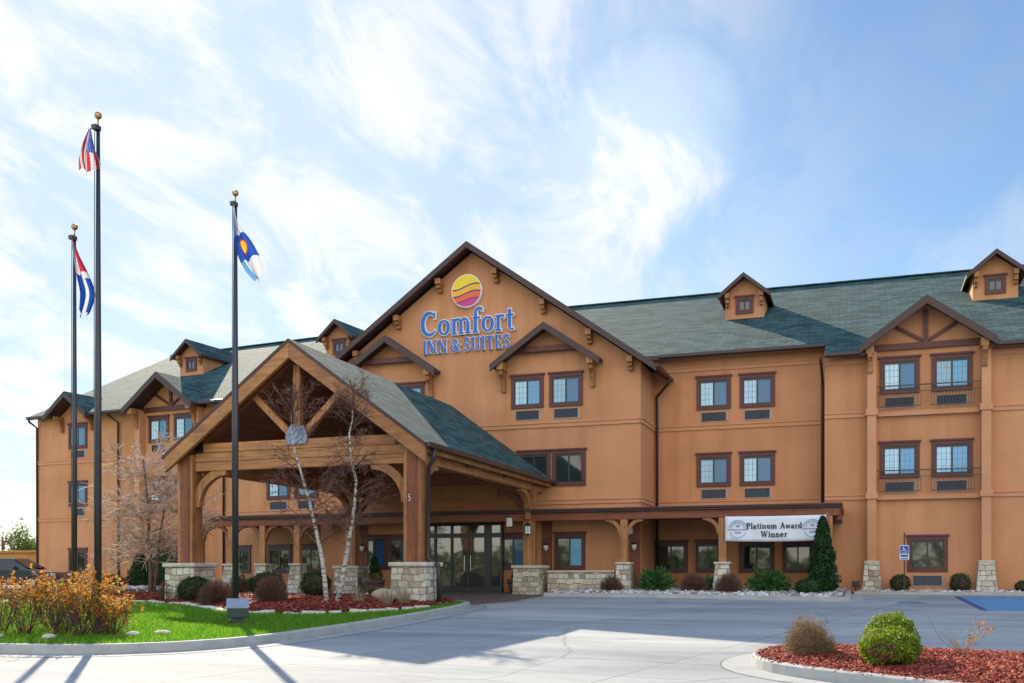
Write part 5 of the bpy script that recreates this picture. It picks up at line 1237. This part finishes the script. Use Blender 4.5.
def flower_shrub(label, x, y, z, r, h, seed, green=.2):
    t = thing('flowering_shrub', label, 'shrub', (x, y, z), 'orange leafed shrubs along the lawn edge'); segs = []; Cs = []
    for _ in range(34):
        a = nrg.uniform(0, 6.283); tip = np.array([math.cos(a) * r * nrg.uniform(.15, 1), math.sin(a) * r * nrg.uniform(.15, 1), h * nrg.uniform(.6, 1.05)]); b0 = np.array([tip[0] * .25, tip[1] * .25, 0]) + nrg.normal(0, .03, 3) * (1, 1, 0)
        mid = (b0 + tip) / 2 + nrg.normal(0, .07, 3); segs.append(([b0, mid, tip], .008, .003))
        for _k in range(7):
            s = mid + (tip - mid) * nrg.uniform(-.5, .95); e = s + nrg.normal(0, 1, 3) * .13 + np.array([0, 0, .05]); e[2] = max(e[2], .03); segs.append(([s, e], .004, .002))
            w = nrg.uniform(0, 1)
            if s[2] > h * .55 or w < .10: Cs.append(e + nrg.normal(0, .03, (int(nrg.integers(1, 6)), 3)))
        Cs.append(tip + nrg.normal(0, .05, (8, 3)))
    for _ in range(60):
        s = np.array([*nrg.normal(0, r * .5, 2), nrg.uniform(.03, h * .4)]); e = s + nrg.normal(0, .12, 3) * (1, 1, .5); e[2] = max(e[2], .02); segs.append(([s, e], .004, .002))
    C = np.concatenate(Cs); V, F = leaf_quads(C, np.tile([0, 0, 1.0], (len(C), 1)), .036, .6, .9); fast_mesh('foliage', V, F, 'orange_leaf', t)
    V, F = thin_tubes(segs); fast_mesh('stems', V, F, 'twig_brown', t); return t

# left: row of orange leafed shrubs at the lawn edge
FS = [(-14.75, 14.05, .62, .92), (-14.05, 13.95, .60, 1.02), (-13.35, 14.1, .56, .92), (-12.85, 14.0, .48, .86), (-12.42, 14.25, .40, .60), (-14.6, 15.2, .62, .98), (-13.6, 15.3, .56, 1.0)]
FL = ['tall orange leafed shrub at the left edge of the photo', 'tallest orange leafed shrub, second from the left edge along the kerb', 'orange leafed shrub in the middle of the row beside the kerb', 'orange leafed shrub just left of the low end shrub', 'low greenish shrub at the right end of the orange row', 'orange leafed shrub behind the two tall ones at the left edge', 'orange leafed shrub at the foot of the tallest flagpole']
for (x, y, r, h), l in zip(FS, FL): flower_shrub(l, x, y, gz(y) + KT, r, h, x)
for x, y in ((-13.9, 13.2), (-12.9, 13.35), (-11.9, 14.2), (-11.6, 14.6)):
    b = MB(); b.ball((0, 0, .03), (rng.uniform(.12, .2), .1, rng.uniform(.04, .06)), 5)
    for i, v in enumerate(b.v): b.v[i] = v * (1 + .25 * noise.noise(v * 7 + Vector((x, y, 0))))
    o = b.build('edging_rock', 'limestone', raw=True, uv=False); o.location = (x, y, gz(y) + KT); o.rotation_euler.z = rng.uniform(0, 3)
    tag(o, 'small pale rock lying in the grass before the orange leafed shrubs', 'rock', 'rocks before the orange shrubs')
# centre bed
def bz(x, y): return bed_z(x, y) - .02
dormant('dormant_shrub', 'bare brown round shrub at the foot of the twiggy tree, left of the green ball', -19.3, 24.6, bz(-19.3, 24.6), .36, .68, 'twig_brown', 420)
dormant('dormant_shrub', 'bare brown shrub right beside the trunk of the twiggy tree', -18.5, 24.3, bz(-18.5, 24.3), .34, .66, 'twig_brown', 380)
boxwood('round_shrub', 'dark green ball shrub in front of the left stone canopy pier', -17.75, 23.75, bz(-17.75, 23.75), .46, .72, n=4000)
dormant('dormant_shrub', 'wide bare purplish brown shrub between the dark green ball and the flagpole', -16.15, 22.5, bz(-16.15, 22.5), .52, .68, 'twig_maroon', 700)
dormant('dormant_shrub', 'bare purplish brown shrub just right of the flagpole box', -14.15, 22.0, bz(-14.15, 22.0), .46, .74, 'twig_maroon', 700)
dormant('dormant_shrub', 'small bare brown shrub behind the flagpole, in front of the walkway', -20.6, 29.9, gz(29.9) + .05, .45, .8, 'twig_maroon', 380)
boxwood('round_shrub', 'dark green shrub behind the bare one right of the flagpole', -17.7, 27.3, gz(27.3) + KT, .55, .85, n=4200)
boxwood('round_shrub', 'dark green shrub just left of the white birch trunks', -14.85, 25.4, bz(-14.85, 25.4), .44, .74, n=3600)
juniper('juniper_shrub', 'low spreading green juniper behind the flagpole by the walkway', -22.5, 33.2, gz(33.2), .75, .75, n=80)
cone_tree('cone_evergreen', 'dark cone evergreen left of the twiggy tree trunk', -31.6, 38.2, .05, .62, 1.6, 4000); cone_tree('cone_evergreen', 'taller dark cone evergreen close behind the twiggy tree trunk', -29.9, 37.9, .05, .60, 1.85, 4000)
boxwood('round_shrub', 'small dark round shrub by the left wing wall beside the flagpoles', -31.9, 36.8, 0, .52, .62, n=2000)
# boulder and dry grasses at the front right pier
b = MB(); b.ball((0, 0, .16), (.40, .22, .17), 9)
for i, v in enumerate(b.v): b.v[i] = Vector((v.x, v.y, v.z)) * (1 + .16 * noise.noise(v * 3.3))
o = b.build('boulder', 'boulder', raw=True, smooth=True, uv=False); o.location = (-11.7, 23.6, bz(-11.7, 23.6)); tag(o, 'flat tan boulder beside the front right canopy pier', 'boulder')
for k, (x, y, l) in enumerate(((-11.35, 22.9, 'dry straw coloured grass tuft in front of the tan boulder'), (-11.05, 23.3, 'dry straw coloured grass tuft right of the boulder, below the stone pier'), (-12.0, 22.6, 'thin dry grass tuft left of the tan boulder'))):
    segs = []
    for _ in range(160 if k < 2 else 60):
        a = nrg.uniform(0, 6.28); s = nrg.uniform(.02, .2); b0 = np.array([math.cos(a) * s * .6, math.sin(a) * s * .6, 0]); e = b0 + np.array([math.cos(a) * s * .9, math.sin(a) * s * .9, nrg.uniform(.2, .48)]); segs.append(([b0, e], .004, .0015))
    V, F = thin_tubes(segs); o = fast_mesh('grass_tuft', V, F, 'straw', None, (x, y, bz(x, y))); tag(o, l, 'grass tuft', 'dry grass tufts')
# limestone edging along the bed
d = 0.0; prev = Vector(EDGE[0]); stones = []
acc = 0; nxt = .3
for a, c in zip(EDGE, EDGE[1:]):
    A, Cc = Vector(a), Vector(c); L = (Cc - A).length; p = 0
    while acc + L - p > nxt if False else p + (nxt - acc) <= L:
        p += nxt - acc; acc = 0; q = A + (Cc - A) * (p / L); stones.append((q.x, q.y, math.atan2(Cc.y - A.y, Cc.x - A.x))); nxt = rng.uniform(.40, .70)
    acc += L - p
protos = []
for k in range(3):
    b = MB(); w = .22 + .05 * k; b.box(-w * .8, w * .8, -.10, .10, -.05, .065)
    o_ = b
    me = b.build('edging_stone', 'limestone', raw=True, uv=False, bevel=.03)
    for v in me.data.vertices: v.co *= 1 + .16 * noise.noise(v.co * 5 + Vector((k, 0, 0)))
    protos.append(me)
EL = 'pale limestone edging block lying along the front of the red mulch bed'
for i, (x, y, a) in enumerate(stones):
    p = protos[i % 3]; o = p if i < 3 else dup(p)
    o.location = (x, y, gz(y) + KT + rng.uniform(-.02, .01)); o.rotation_euler = (rng.uniform(-.1, .1), rng.uniform(-.1, .1), a + rng.uniform(-.2, .2)); o.scale = (rng.uniform(.75, 1.15), rng.uniform(.8, 1.3), rng.uniform(.7, 1.3)); tag(o, EL, 'edging stone', 'limestone edging of the mulch bed')
# right gravel strip
def gr(y): return gz(y) + .10
dormant('dormant_shrub', 'small bare brown shrub by the low stone wall', -8.25, 34.3, gr(34.3), .45, .62, 'twig_brown', 420)
juniper('juniper_shrub', 'wide bright green spreading juniper right of the low stone wall', -6.75, 34.5, gr(34.5), .85, .92, n=150)
dormant('dormant_shrub', 'bare maroon shrub between the wide juniper and the stone based post', -5.35, 34.2, gr(34.2), .50, .72, 'twig_maroon', 650)
juniper('juniper_shrub', 'small green juniper beside the stone post base near the banner', -4.95, 34.9, gr(34.9), .5, .62, n=70)
dormant('dormant_shrub', 'bare maroon shrub in front of the stone based post under the banner', -4.1, 33.5, gr(33.5), .48, .72, 'twig_maroon', 650)
juniper('juniper_shrub', 'broad green juniper below the banner', -2.85, 34.2, gr(34.2), .85, .85, n=150)
cone_tree('cone_evergreen', 'tall dark green cone evergreen covering the right end of the banner', -1.15, 34.0, gr(34), .49, 2.52, 9000)
boxwood('round_shrub', 'low green round shrub in front of the tall cone evergreen', -1.55, 33.0, gr(33), .42, .55, 'arborvitae', 2600)
boxwood('round_shrub', 'dark round bush behind the wheelchair sign post', 1.30, 37.0, gz(37) + .06, .34, .62, 'boxwood', 1800); boxwood('round_shrub', 'dark round bush right of the ground floor bay window', 3.2, 37.0, gz(37) + .06, .34, .66, 'boxwood', 1800); boxwood('round_shrub', 'small dark bush right of the right stone pilaster base', 5.15, 36.9, gz(37) + .06, .30, .42, 'boxwood', 1300)
# island
t = thing('dormant_shrub', 'round bare brown shrub at the left end of the kerbed mulch island', 'shrub', (-.63, 13.7, isl_z(-.63, 13.7) - .02)); segs = []; Cs = []
for _ in range(620):
    d = unit(1)[0]; d[2] = abs(d[2]) * .9 + .08; d /= np.linalg.norm(d); q = 1 + .22 * noise.noise((d[0] * 2.6, d[1] * 2.6, d[2] * 2.6)); tip = d * np.array([.36, .36, .50]) * q * nrg.uniform(.70, 1.08); b0 = np.array([*nrg.normal(0, .04, 2), 0]); mid = b0 * .4 + tip * .55 + nrg.normal(0, .03, 3); mid[2] = max(mid[2], .02); segs.append(([b0, mid, tip], .0032, .0016))
    for _k in range(4):
        p0 = mid + (tip - mid) * nrg.uniform(0, .9); e = p0 + (d * .5 + nrg.normal(0, .6, 3)) * .085; e[2] = max(e[2], .02); segs.append(([p0, e], .0022, .0013))
        if nrg.uniform() < .5: Cs.append(e)
V, F = thin_tubes(segs); fast_mesh('stems', V, F, 'twig_dry', t); C = np.array(Cs); V, F = leaf_quads(C, np.tile([0, 0, 1.0], (len(C), 1)), .011, .6, .9); fast_mesh('dry_leaves', V, F, 'dead_leaf', t)
boxwood('round_shrub', 'front yellow green ball shrub with a brown dead patch on the island', .33, 12.65, isl_z(.33, 12.65) - .02, .325, .47, 'boxwood_gold', 13000, .016, brownside=True)
boxwood('round_shrub', 'yellow green ball shrub peeking out behind the front one on the island', .36, 13.25, isl_z(.36, 13.25) - .02, .30, .60, 'boxwood_gold', 9000, .016)
t = thing('young_shrub', 'sparse young shrub with few pale leaves at the right of the island', 'shrub', (1.22, 13.9, isl_z(1.22, 13.9))); segs = []; Cs = []
for _ in range(26):
    a = nrg.uniform(-2.6, 2.6); ln = nrg.uniform(.3, 1); tip = np.array([math.sin(a * .5) * .42 * ln, nrg.normal(0, .12), .42 * ln + .02]); segs.append(([np.zeros(3), tip * .5 + nrg.normal(0, .02, 3), tip], .0028, .0014))
    if tip[0] > -.05: Cs.append(tip + nrg.normal(0, .04, (13, 3)))
segs.append(([np.zeros(3), np.array([-.25, 0, .2]), np.array([-.42, .02, .52])], .005, .002))
V, F = thin_tubes(segs); fast_mesh('stems', V, F, 'twig_dry', t); C = np.concatenate(Cs); V, F = leaf_quads(C, np.tile([0, 0, 1.0], (len(C), 1)), .019, .6, .9); fast_mesh('foliage', V, F, 'orange_leaf', t)

# planters with topiary
def planter(x, y, label, tall):
    g = gz(y); t = thing('planter', label, 'planter', (x, y, g))
    b = MB(); b.lathe(x, y, [(.27, g), (.33, g + .2), (.37, g + .45), (.40, g + .47), (.40, g + .53), (.34, g + .53), (.33, g + .48)], 18); b.build('pot', 'pot', t, smooth=True, uv=False)
    b = MB(); b.lathe(x, y, [(.345, g + .12), (.352, g + .15), (.345, g + .18)], 18); b.lathe(x, y, [(.385, g + .36), (.39, g + .39), (.385, g + .42)], 18); b.build('hoop', 'bronze', t, uv=False)
    p = thing('potted_topiary', label.replace('round wooden planter', 'clipped green plant in the planter').replace('beside the left back canopy pier', '').replace(' behind the right back canopy pier', '').strip(), 'plant', (x, y, g + .5))
    b = MB(); b.tube([(x, y, g + .45), (x + .02, y, g + 1.0 + .3 * tall)], .02, 5); b.build('stem', 'bark', p, uv=False)
    for zc_, r in (((.68, .26), (.98, .20), (1.24, .15)) if tall else ((.62, .22),)):
        d = unit(700); C = d * r * nrg.uniform(.8, 1.05, (700, 1)) + np.array([nrg.normal(0, .03), 0, zc_ - .5]); V, F = leaf_quads(C, d, .03); fast_mesh('foliage', V, F, 'boxwood', p)
planter(-17.55, 34.4, 'round wooden planter left of the entrance beside the left back canopy pier', 1)
planter(-12.15, 35.5, 'round wooden planter right of the entrance behind the right back canopy pier', 0)

# ------------------------------------------------------------------ trees
def branch_tree(levels, start, dirv, L, r, rr, ctl):
    """recursive limbs -> list of (pts, r0, r1, level)"""
    out = []
    def go(p, d, L, r, lv):
        n = 5 if lv < 2 else 3; pts = [np.array(p)]; dd = np.array(d, float)
        for i in range(n):
            dd = dd + nrg.normal(0, ctl['wob'][lv], 3) + np.array([0, 0, ctl['up'][lv]]); dd /= np.linalg.norm(dd); pts.append(pts[-1] + dd * L / n)
        r1 = r * ctl['tap'][lv]; out.append((pts, r, r1, lv))
        if lv + 1 >= levels: return
        for _ in range(ctl['num'][lv]):
            f = nrg.uniform(ctl['from'][lv], 1.0); k = f * n; i = min(int(k), n - 1); q = pts[i] + (pts[i + 1] - pts[i]) * (k - i); ax = pts[i + 1] - pts[i]; ax /= np.linalg.norm(ax)
            s = np.cross(ax, nrg.normal(0, 1, 3)); s /= np.linalg.norm(s) + 1e-9; an = nrg.normal(ctl['ang'][lv], .16); nd = ax * math.cos(an) + s * math.sin(an); nd[2] += ctl['lift'][lv]
            nd[2] = nd[2] * ctl.get('flat', 1.0); nd /= np.linalg.norm(nd); go(q, nd, L * ctl['len'][lv] * nrg.uniform(.6, 1.15) * (1.15 - .55 * f if lv == 0 else 1), max(.0022, (r + (r1 - r) * f) * ctl['rad'][lv]), lv + 1)
    go(start, dirv, L, r, 0); return out
def tree_meshes(t, limbs, big, m_big, m_small):
    for nm, sel, m, ns in (('trunk', lambda l: l == 0, m_big, 10), ('limbs', lambda l: 0 < l <= big, m_small[0], 5), ('twigs', lambda l: l > big, m_small[1], 3)):
        S = [(p, a, c) for p, a, c, l in limbs if sel(l)]
        if not S: continue
        if ns == 10:
            b = MB()
            for p, a, c in S: b.tube([tuple(q) for q in p], [a + (c - a) * i / (len(p) - 1) for i in range(len(p))], 10)
            b.build(nm, m, t, raw=True, smooth=True, uv=False)
        else:
            V, F = thin_tubes(S, ns); fast_mesh(nm, V, F, m, t)
tx, ty = -21.6, 26.6
t = thing('ornamental_tree', 'small bare tree with a dense crown of pale pinkish twigs left of the canopy', 'tree', (tx, ty, gz(ty) + KT))
ctl = dict(wob=[.05, .10, .13, .16], up=[.0, .015, .02, .01], tap=[.30, .4, .5, .6], num=[34, 10, 8, 0], ang=[1.3, .75, .7, .6], lift=[.06, .0, .0, 0], len=[.45, .50, .55, .5], rad=[.36, .5, .6, .6], flat=.8)
ctl['from'] = [.30, .2, .2, 0]
limbs = branch_tree(4, (0, 0, -.05), (0.02, 0, 1), 4.5, .080, .4, ctl); limbs += branch_tree(4, (.08, .05, .1), (.12, .1, 1), 3.4, .055, .4, ctl)
limbs = [(p, max(a, .009 if l > 1 else a), max(c, .0065 if l > 1 else c), l) for p, a, c, l in limbs]
tree_meshes(t, limbs, 1, 'bark', ('twig_tan', 'twig_tan'))
bxp, byp = -12.75, 22.6
t = thing('birch_tree', 'bare white barked birch with two trunks in front of the canopy', 'tree', (bxp, byp, bz(bxp, byp)))
def birch_trunk(pix, r0, r1, num, droop):
    """trunk polyline (metres across and up the picture-parallel plane of the clump), with hanging side limbs"""
    pts = [np.array([o * 1.07 * CR, o * 1.07 * SR + .12 * math.sin(z_ * 1.3 + r0 * 90), z_ * 1.05]) for o, z_ in pix]; out = [(pts, r0, r1, 0)]
    seg = len(pts) - 1
    for k in range(num):
        f = nrg.uniform(.30, 1.0) if k % 5 else nrg.uniform(.85, 1.0); q = f * seg; i = min(int(q), seg - 1); p = pts[i] + (pts[i + 1] - pts[i]) * (q - i); a = nrg.uniform(0, 6.283); L = nrg.uniform(.7, 1.5) * (1.25 - .7 * f)
        c = dict(wob=[.10, .14, .17], up=[droop if f < .75 else .05, -.06 if f < .75 else .02, -.05 if f < .75 else 0], tap=[.4, .5, .6], num=[8, 6, 0], ang=[.65, .65, .6], lift=[0, 0, 0], len=[.55, .55, .5], rad=[.5, .6, .6]); c['from'] = [.15, .15, 0]
        for (pp, ra, rb, l) in branch_tree(3, p, (math.cos(a), math.sin(a), .75), L, .016 * (1.2 - .6 * f), .4, c): out.append((pp, max(ra, .0052), max(rb, .0038), l + 1))
    return out
limbs = birch_trunk([(-.12, -.05), (-.20, .5), (-.28, 1.07), (-.40, 1.75), (-.52, 2.5), (-.66, 3.1), (-.85, 3.8), (-.94, 4.4), (-.97, 4.9)], .072, .006, 30, -.05)
limbs += birch_trunk([(.12, -.05), (.20, .5), (.29, 1.07), (.42, 1.75), (.56, 2.4), (.63, 2.95), (.52, 3.5), (.46, 4.1), (.52, 4.5), (.46, 5.0)], .072, .006, 40, -.05)
tree_meshes(t, limbs, 1, 'birch_bark', ('twig_brown', 'twig_maroon'))

# ------------------------------------------------------------------ far left: car, annex, trees
def car(x, y, rz, label):
    t = thing('parked_car', label, 'car', (x, y, gz(y))); t.rotation_euler.z = rz
    prof = [(-2.25, .35), (-2.3, .62), (-2.2, .82), (-1.5, .93), (-.75, .98), (1.55, .98), (2.15, .92), (2.3, .70), (2.28, .38), (1.9, .25), (-1.9, .25)]
    b = MB()
    for (ya, yb, s) in ((-.88, .88, 1),): b.prism(prof, 'y', ya, yb)
    b.build('body', 'car_paint', t, raw=True, uv=False, bevel=.07)
    b = MB(); lo = [(-1.15, -.82, .97), (1.75, -.82, .97), (1.75, .82, .97), (-1.15, .82, .97)]; hi = [(-.35, -.64, 1.43), (1.05, -.64, 1.45), (1.05, .64, 1.45), (-.35, .64, 1.43)]
    b.add(lo + hi, [(0, 1, 5, 4), (1, 2, 6, 5), (2, 3, 7, 6), (3, 0, 4, 7), (4, 5, 6, 7)]); b.build('cabin', 'car_paint', t, raw=True, uv=False, bevel=.05)
    b = MB()
    for s in (-1, 1):
        b.add([(-.95, s * .818, 1.0), (.33, s * .818, 1.0), (.33, s * .668, 1.40), (-.36, s * .668, 1.39)], [(0, 1, 2, 3)]); b.add([(.40, s * .818, 1.0), (1.5, s * .818, 1.0), (1.0, s * .668, 1.40), (.40, s * .668, 1.40)], [(0, 1, 2, 3)])
    b.add([(-1.13, -.70, 1.01), (-1.13, .70, 1.01), (-.42, .56, 1.41), (-.42, -.56, 1.41)], [(0, 1, 2, 3)]); b.add([(1.735, -.70, 1.01), (1.735, .70, 1.01), (1.11, .56, 1.42), (1.11, -.56, 1.42)], [(0, 1, 2, 3)])
    b.build('windows', 'car_glass', t, raw=True, uv=False, recalc=False)
    for wx in (-1.4, 1.4):
        for s in (-1, 1):
            b = MB(); b.M = Matrix.Translation((wx, s * .80, .33)) @ Matrix.Rotation(R(90), 4, 'X'); b.lathe(0, 0, [(.33, -.11), (.335, 0), (.33, .11)], 20); w = b.build('wheel', 'rubber', t, raw=True, uv=False)
            b = MB(); b.M = Matrix.Translation((wx, s * .80, .33)) @ Matrix.Rotation(R(90), 4, 'X'); b.lathe(0, 0, [(.21, -.118), (.215, 0), (.21, .118)], 14); b.build('rim', 'chrome', w, raw=True, uv=False)
    for s in (-1, 1):
        b = MB(); b.box(-2.29, -2.1, s * .68 - .16, s * .68 + .16, .64, .77); b.build('headlight', 'lamp_glass', t, raw=True, uv=False, bevel=.02); b = MB(); b.box(2.15, 2.31, s * .68 - .16, s * .68 + .16, .70, .86); b.build('tail_light', 'tail_red', t, raw=True, uv=False, bevel=.02)
        b = MB(); b.box(-.72, -.55, s * .95 - .08, s * .95 + .08, .98, 1.10); b.build('mirror', 'car_paint', t, raw=True, uv=False, bevel=.03)
car(-35.4, 34.5, R(180 + 14), 'dark navy sedan parked at the far left behind the shrubs')
an = thing('annex_building', 'low flat orange annex wall beyond the parked car', 'building', (-75, 72, 0))
b = MB(); b.box(-95, -66.5, 70, 80, -.6, 2.55); b.build('wall', 'annex_wall', an, uv=False); b = MB(); b.box(-95.2, -66.3, 69.8, 80.2, 2.552, 2.75); b.build('parapet', 'annex_wall', an, uv=False)
b = MB(); b.prism([(-102, 2.8), (-91, 2.8), (-96.5, 4.3)], 'y', 84, 92); o = b.build('distant_house', 'dark_roof', uv=False); o.data.materials.append(MAT['annex_wall']); tag(o, 'dark roof of a house peeping over the orange annex wall', 'house')
b = MB(); b.box(-101.5, -91.6, 84.2, 91.8, -.5, 2.8); b.build('wall', 'annex_wall', o, uv=False)
b = MB(); b.lathe(-44.3, 47.5, [(.38, -.05), (.40, .05), (.40, 1.25), (.30, 1.42), (.08, 1.48)], 16); o = b.build('white_tank', 'tank_white', smooth=True, uv=False); tag(o, 'pale upright tank beside the left end of the hotel', 'tank')
def leafy(x, y, h, r, label, n=1800, m='spring_leaf', nm='leafy_tree'):
    t = thing(nm, label, 'tree', (x, y, 0)); ctl = dict(wob=[.04, .10, .12, .1], up=[0, .03, .03, .0], tap=[.4, .4, .5, .5], num=[12, 6, 0, 0], ang=[.8, .7, .6, .6], lift=[.2, .1, 0, 0], len=[.5, .5, .5, .5], rad=[.4, .5, .5, .5]); ctl['from'] = [.25, .2, .2, 0]
    limbs = branch_tree(3, (0, 0, -.3), (0, 0, 1), h * .8, h * .028, .4, ctl); b = MB()
    tree_meshes(t, limbs, 1, 'bark', ('bark', 'bark'))
    if m:
        tips = [p[-1] for p, a, c, l in limbs if l == 2] + [p[2] for p, a, c, l in limbs if l == 2]; tips = np.array(tips); C = tips[nrg.integers(0, len(tips), n)] + nrg.normal(0, r * .16, (n, 3)); V, F = leaf_quads(C, np.tile([0, 0, 1.0], (n, 1)), h * .028, .6, 1.0); fast_mesh('crown', V, F, m, t)
leafy(-91.6, 90, 5.6, 2.6, 'pale green tree rising behind the orange annex wall'); leafy(-89.3, 90, 5.1, 2.4, 'second pale green tree, nearer the hotel corner, behind the annex wall')
leafy(-89.6, 86, 6.4, 2.6, 'bare dark tree at the far left edge of the photo', m=None, nm='bare_tree')
# distant woods all round the horizon
n = 16000; a = nrg.uniform(0, 6.283, n); rad = nrg.uniform(170, 230, n); hmax = np.array([3.2 + 2.2 * noise.noise((math.cos(q) * 9, math.sin(q) * 9, 0)) + 1.2 * noise.noise((math.cos(q) * 40, math.sin(q) * 40, 3)) for q in a])
hm = np.where(np.sin(a) < 0, hmax * 2.4, hmax); C = np.stack([np.cos(a) * rad, np.sin(a) * rad, nrg.uniform(-1, 1, n) ** 1 * hm * .5 + hm * .5 - .5], 1); V, F = leaf_quads(C, np.stack([-np.cos(a), -np.sin(a), np.full(n, .4)], 1), 1.3, .7, .7)
kind(fast_mesh('distant_woods', V, F, 'woods'), 'stuff')
